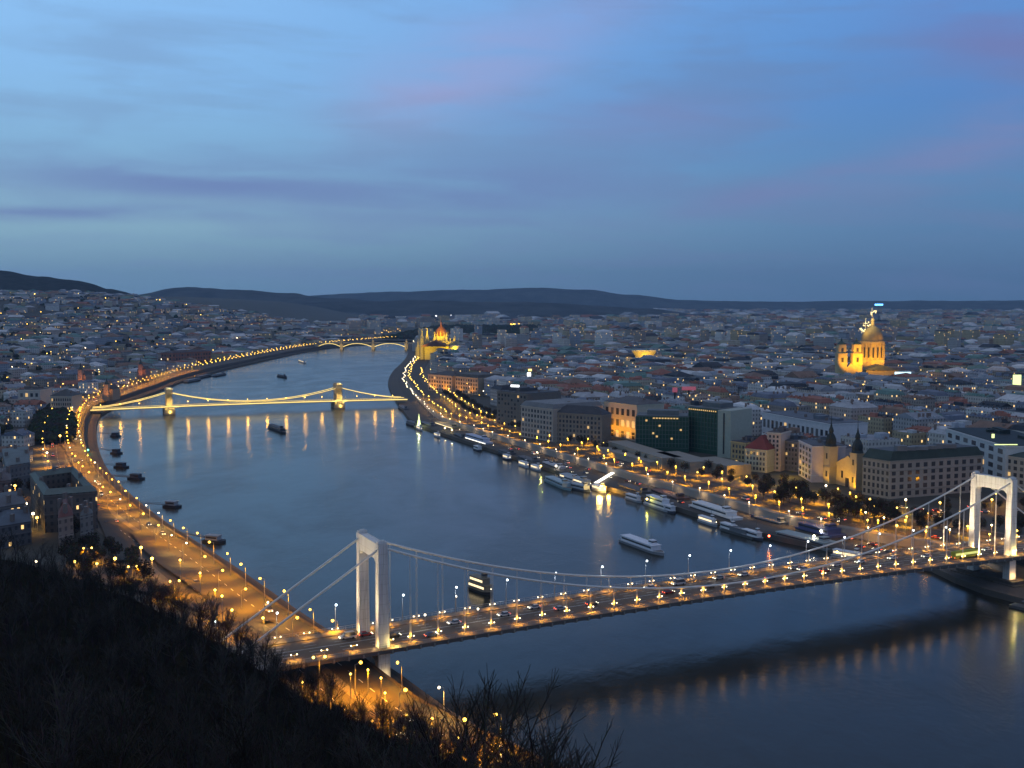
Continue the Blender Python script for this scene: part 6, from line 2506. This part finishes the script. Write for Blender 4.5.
i = 0
for s in range(240, 1500, 17):
    for d in (62, 78):
        p = shore_pt(east_shore, en_, s + U(-3, 3), d + U(-1.5, 1.5))
        px = pix((p.x, p.y, 10))[0]
        if px > 1035 or px < 395 or (605 < px < 700 and d > 70):
            continue
        if abs((p - PL).dot(N2)) < 17:
            continue
        put_st((p.x, p.y, 7), U(.7, 1.0), 'street tree on the east promenade, %s in order from the white bridge' % ordinal(i), 'promenade trees')
        i += 1
i = 0
for _ in range(400):
    px, py = (U(762, 838), U(478, 500)) if i % 2 else (U(838, 1010), U(490, 522))
    p = at(px, py, 10)
    lim_ = 470 + (px - 760) * .30
    if py < lim_ or not clear_of(Vector((p.x, p.y)), -8):
        continue
    if abs((Vector((p.x, p.y)) - PL).dot(N2)) < 20:
        continue
    put_st((p.x, p.y, 7), U(.8, 1.15), 'tree in the dark square by the faculty block, %s planted' % ordinal(i), 'trees of the east square')
    i += 1
    if i >= 44:
        break
i = 0
for px0, py0 in [(145 + U(-5, 5) + k * 9, 548 + k * 4.6 + U(-6, 6)) for k in range(9)] + [(100 + k * 5, 505 + k * 4) for k in range(8)] + [(60 + U(0, 60), 535 + U(0, 18)) for k in range(12)] + [(205 + k * 9, 616 + k * 5) for k in range(5)] + [(100 + U(0, 75), 520 + U(0, 40)) for k in range(60)] + [(150 + U(0, 80), 585 + U(0, 25)) for k in range(14)]:
    p = at(px0, py0, 12)
    if min((Vector((p.x, p.y)) - q).length for q in west_shore[:60]) < 55 or not clear_of(Vector((p.x, p.y)), -6):
        continue
    put_st((p.x, p.y, 9), U(.6, 1.0), 'street tree beside the west embankment road, %s of its kind from the left' % ordinal(i), 'trees of the west bank')
    i += 1
for i in range(26):
    p = at(U(880, 1030), U(498, 536), 8)
    if abs((Vector((p.x, p.y)) - PL).dot(N2)) < 20 or not clear_of(Vector((p.x, p.y)), -8):
        continue
    put_st((p.x, p.y, 7), U(.6, .95), 'tree among the lamps of the junction behind the east pylon, %s planted' % ordinal(i), 'trees of the east junction')
for i in range(9):
    p = at(U(870, 1020), 512 + U(-7, 7), 7.3)
    if abs((Vector((p.x, p.y)) - PL).dot(N2)) < 20:
        continue
    car(rnd.choice(('dark', 'white', 'silver', 'red')), (p.x, p.y, 7.3), U(-.5, .2), 'car on the junction roads behind the east pylon, %s arriving' % ordinal(i), 'cars of the east junction')
i = 0
for s in range(int(s_br) + 60, int(s_br) + 560, 11):
    for d in (47, 57, 68):
        p = shore_pt(west_shore, wn_, s + U(-4, 4), d + U(-3, 3))
        if p.y > 760 or p.y < 415 or not clear_of(p, -4) or U(0, 1) < .18:
            continue
        put_st((p.x, p.y, 8.4), U(.7, 1.1), 'dark tree in the grove left of the west embankment road, %s going north' % ordinal(i), 'trees of the west bank')
        i += 1
for i, (px, py, W_) in enumerate(((428, 431, 4), (447, 436, 4), (487, 450, 5), (513, 461, 5), (536, 470, 5), (583, 482, 5), (598, 492, 5), (612, 489, 5), (634, 500, 4), (676, 509, 5), (753, 532, 5), (772, 537, 5), (862, 557, 5), (600, 481, 4), (527, 466, 4), (742, 521, 4))):
    p = at(px, py, 0)
    j = min(range(len(east_shore)), key=lambda k: (east_shore[k] - Vector((p.x, p.y))).length)
    q = east_shore[j] - en_[j] * U(4, 8)
    d_ = east_shore[j + 1] - east_shore[j]
    boat('small_boat', 'small boat moored at the east quay, %s from the chain bridge' % ordinal(i), 'boat', (q.x, q.y), math.atan2(d_.y, d_.x) + math.pi, U(11, 19), W_ * .8, 1, rnd.choice([(.5, .5, .52), (.06, .07, .1), (.3, .33, .36)]), (.78, .78, .78), rnd.choice((0, 1, 1)), group='small boats at the east quay')
dups = [k for k, v in LABELS.items() if v > 1]
print('duplicate labels', len(dups), dups[:6])
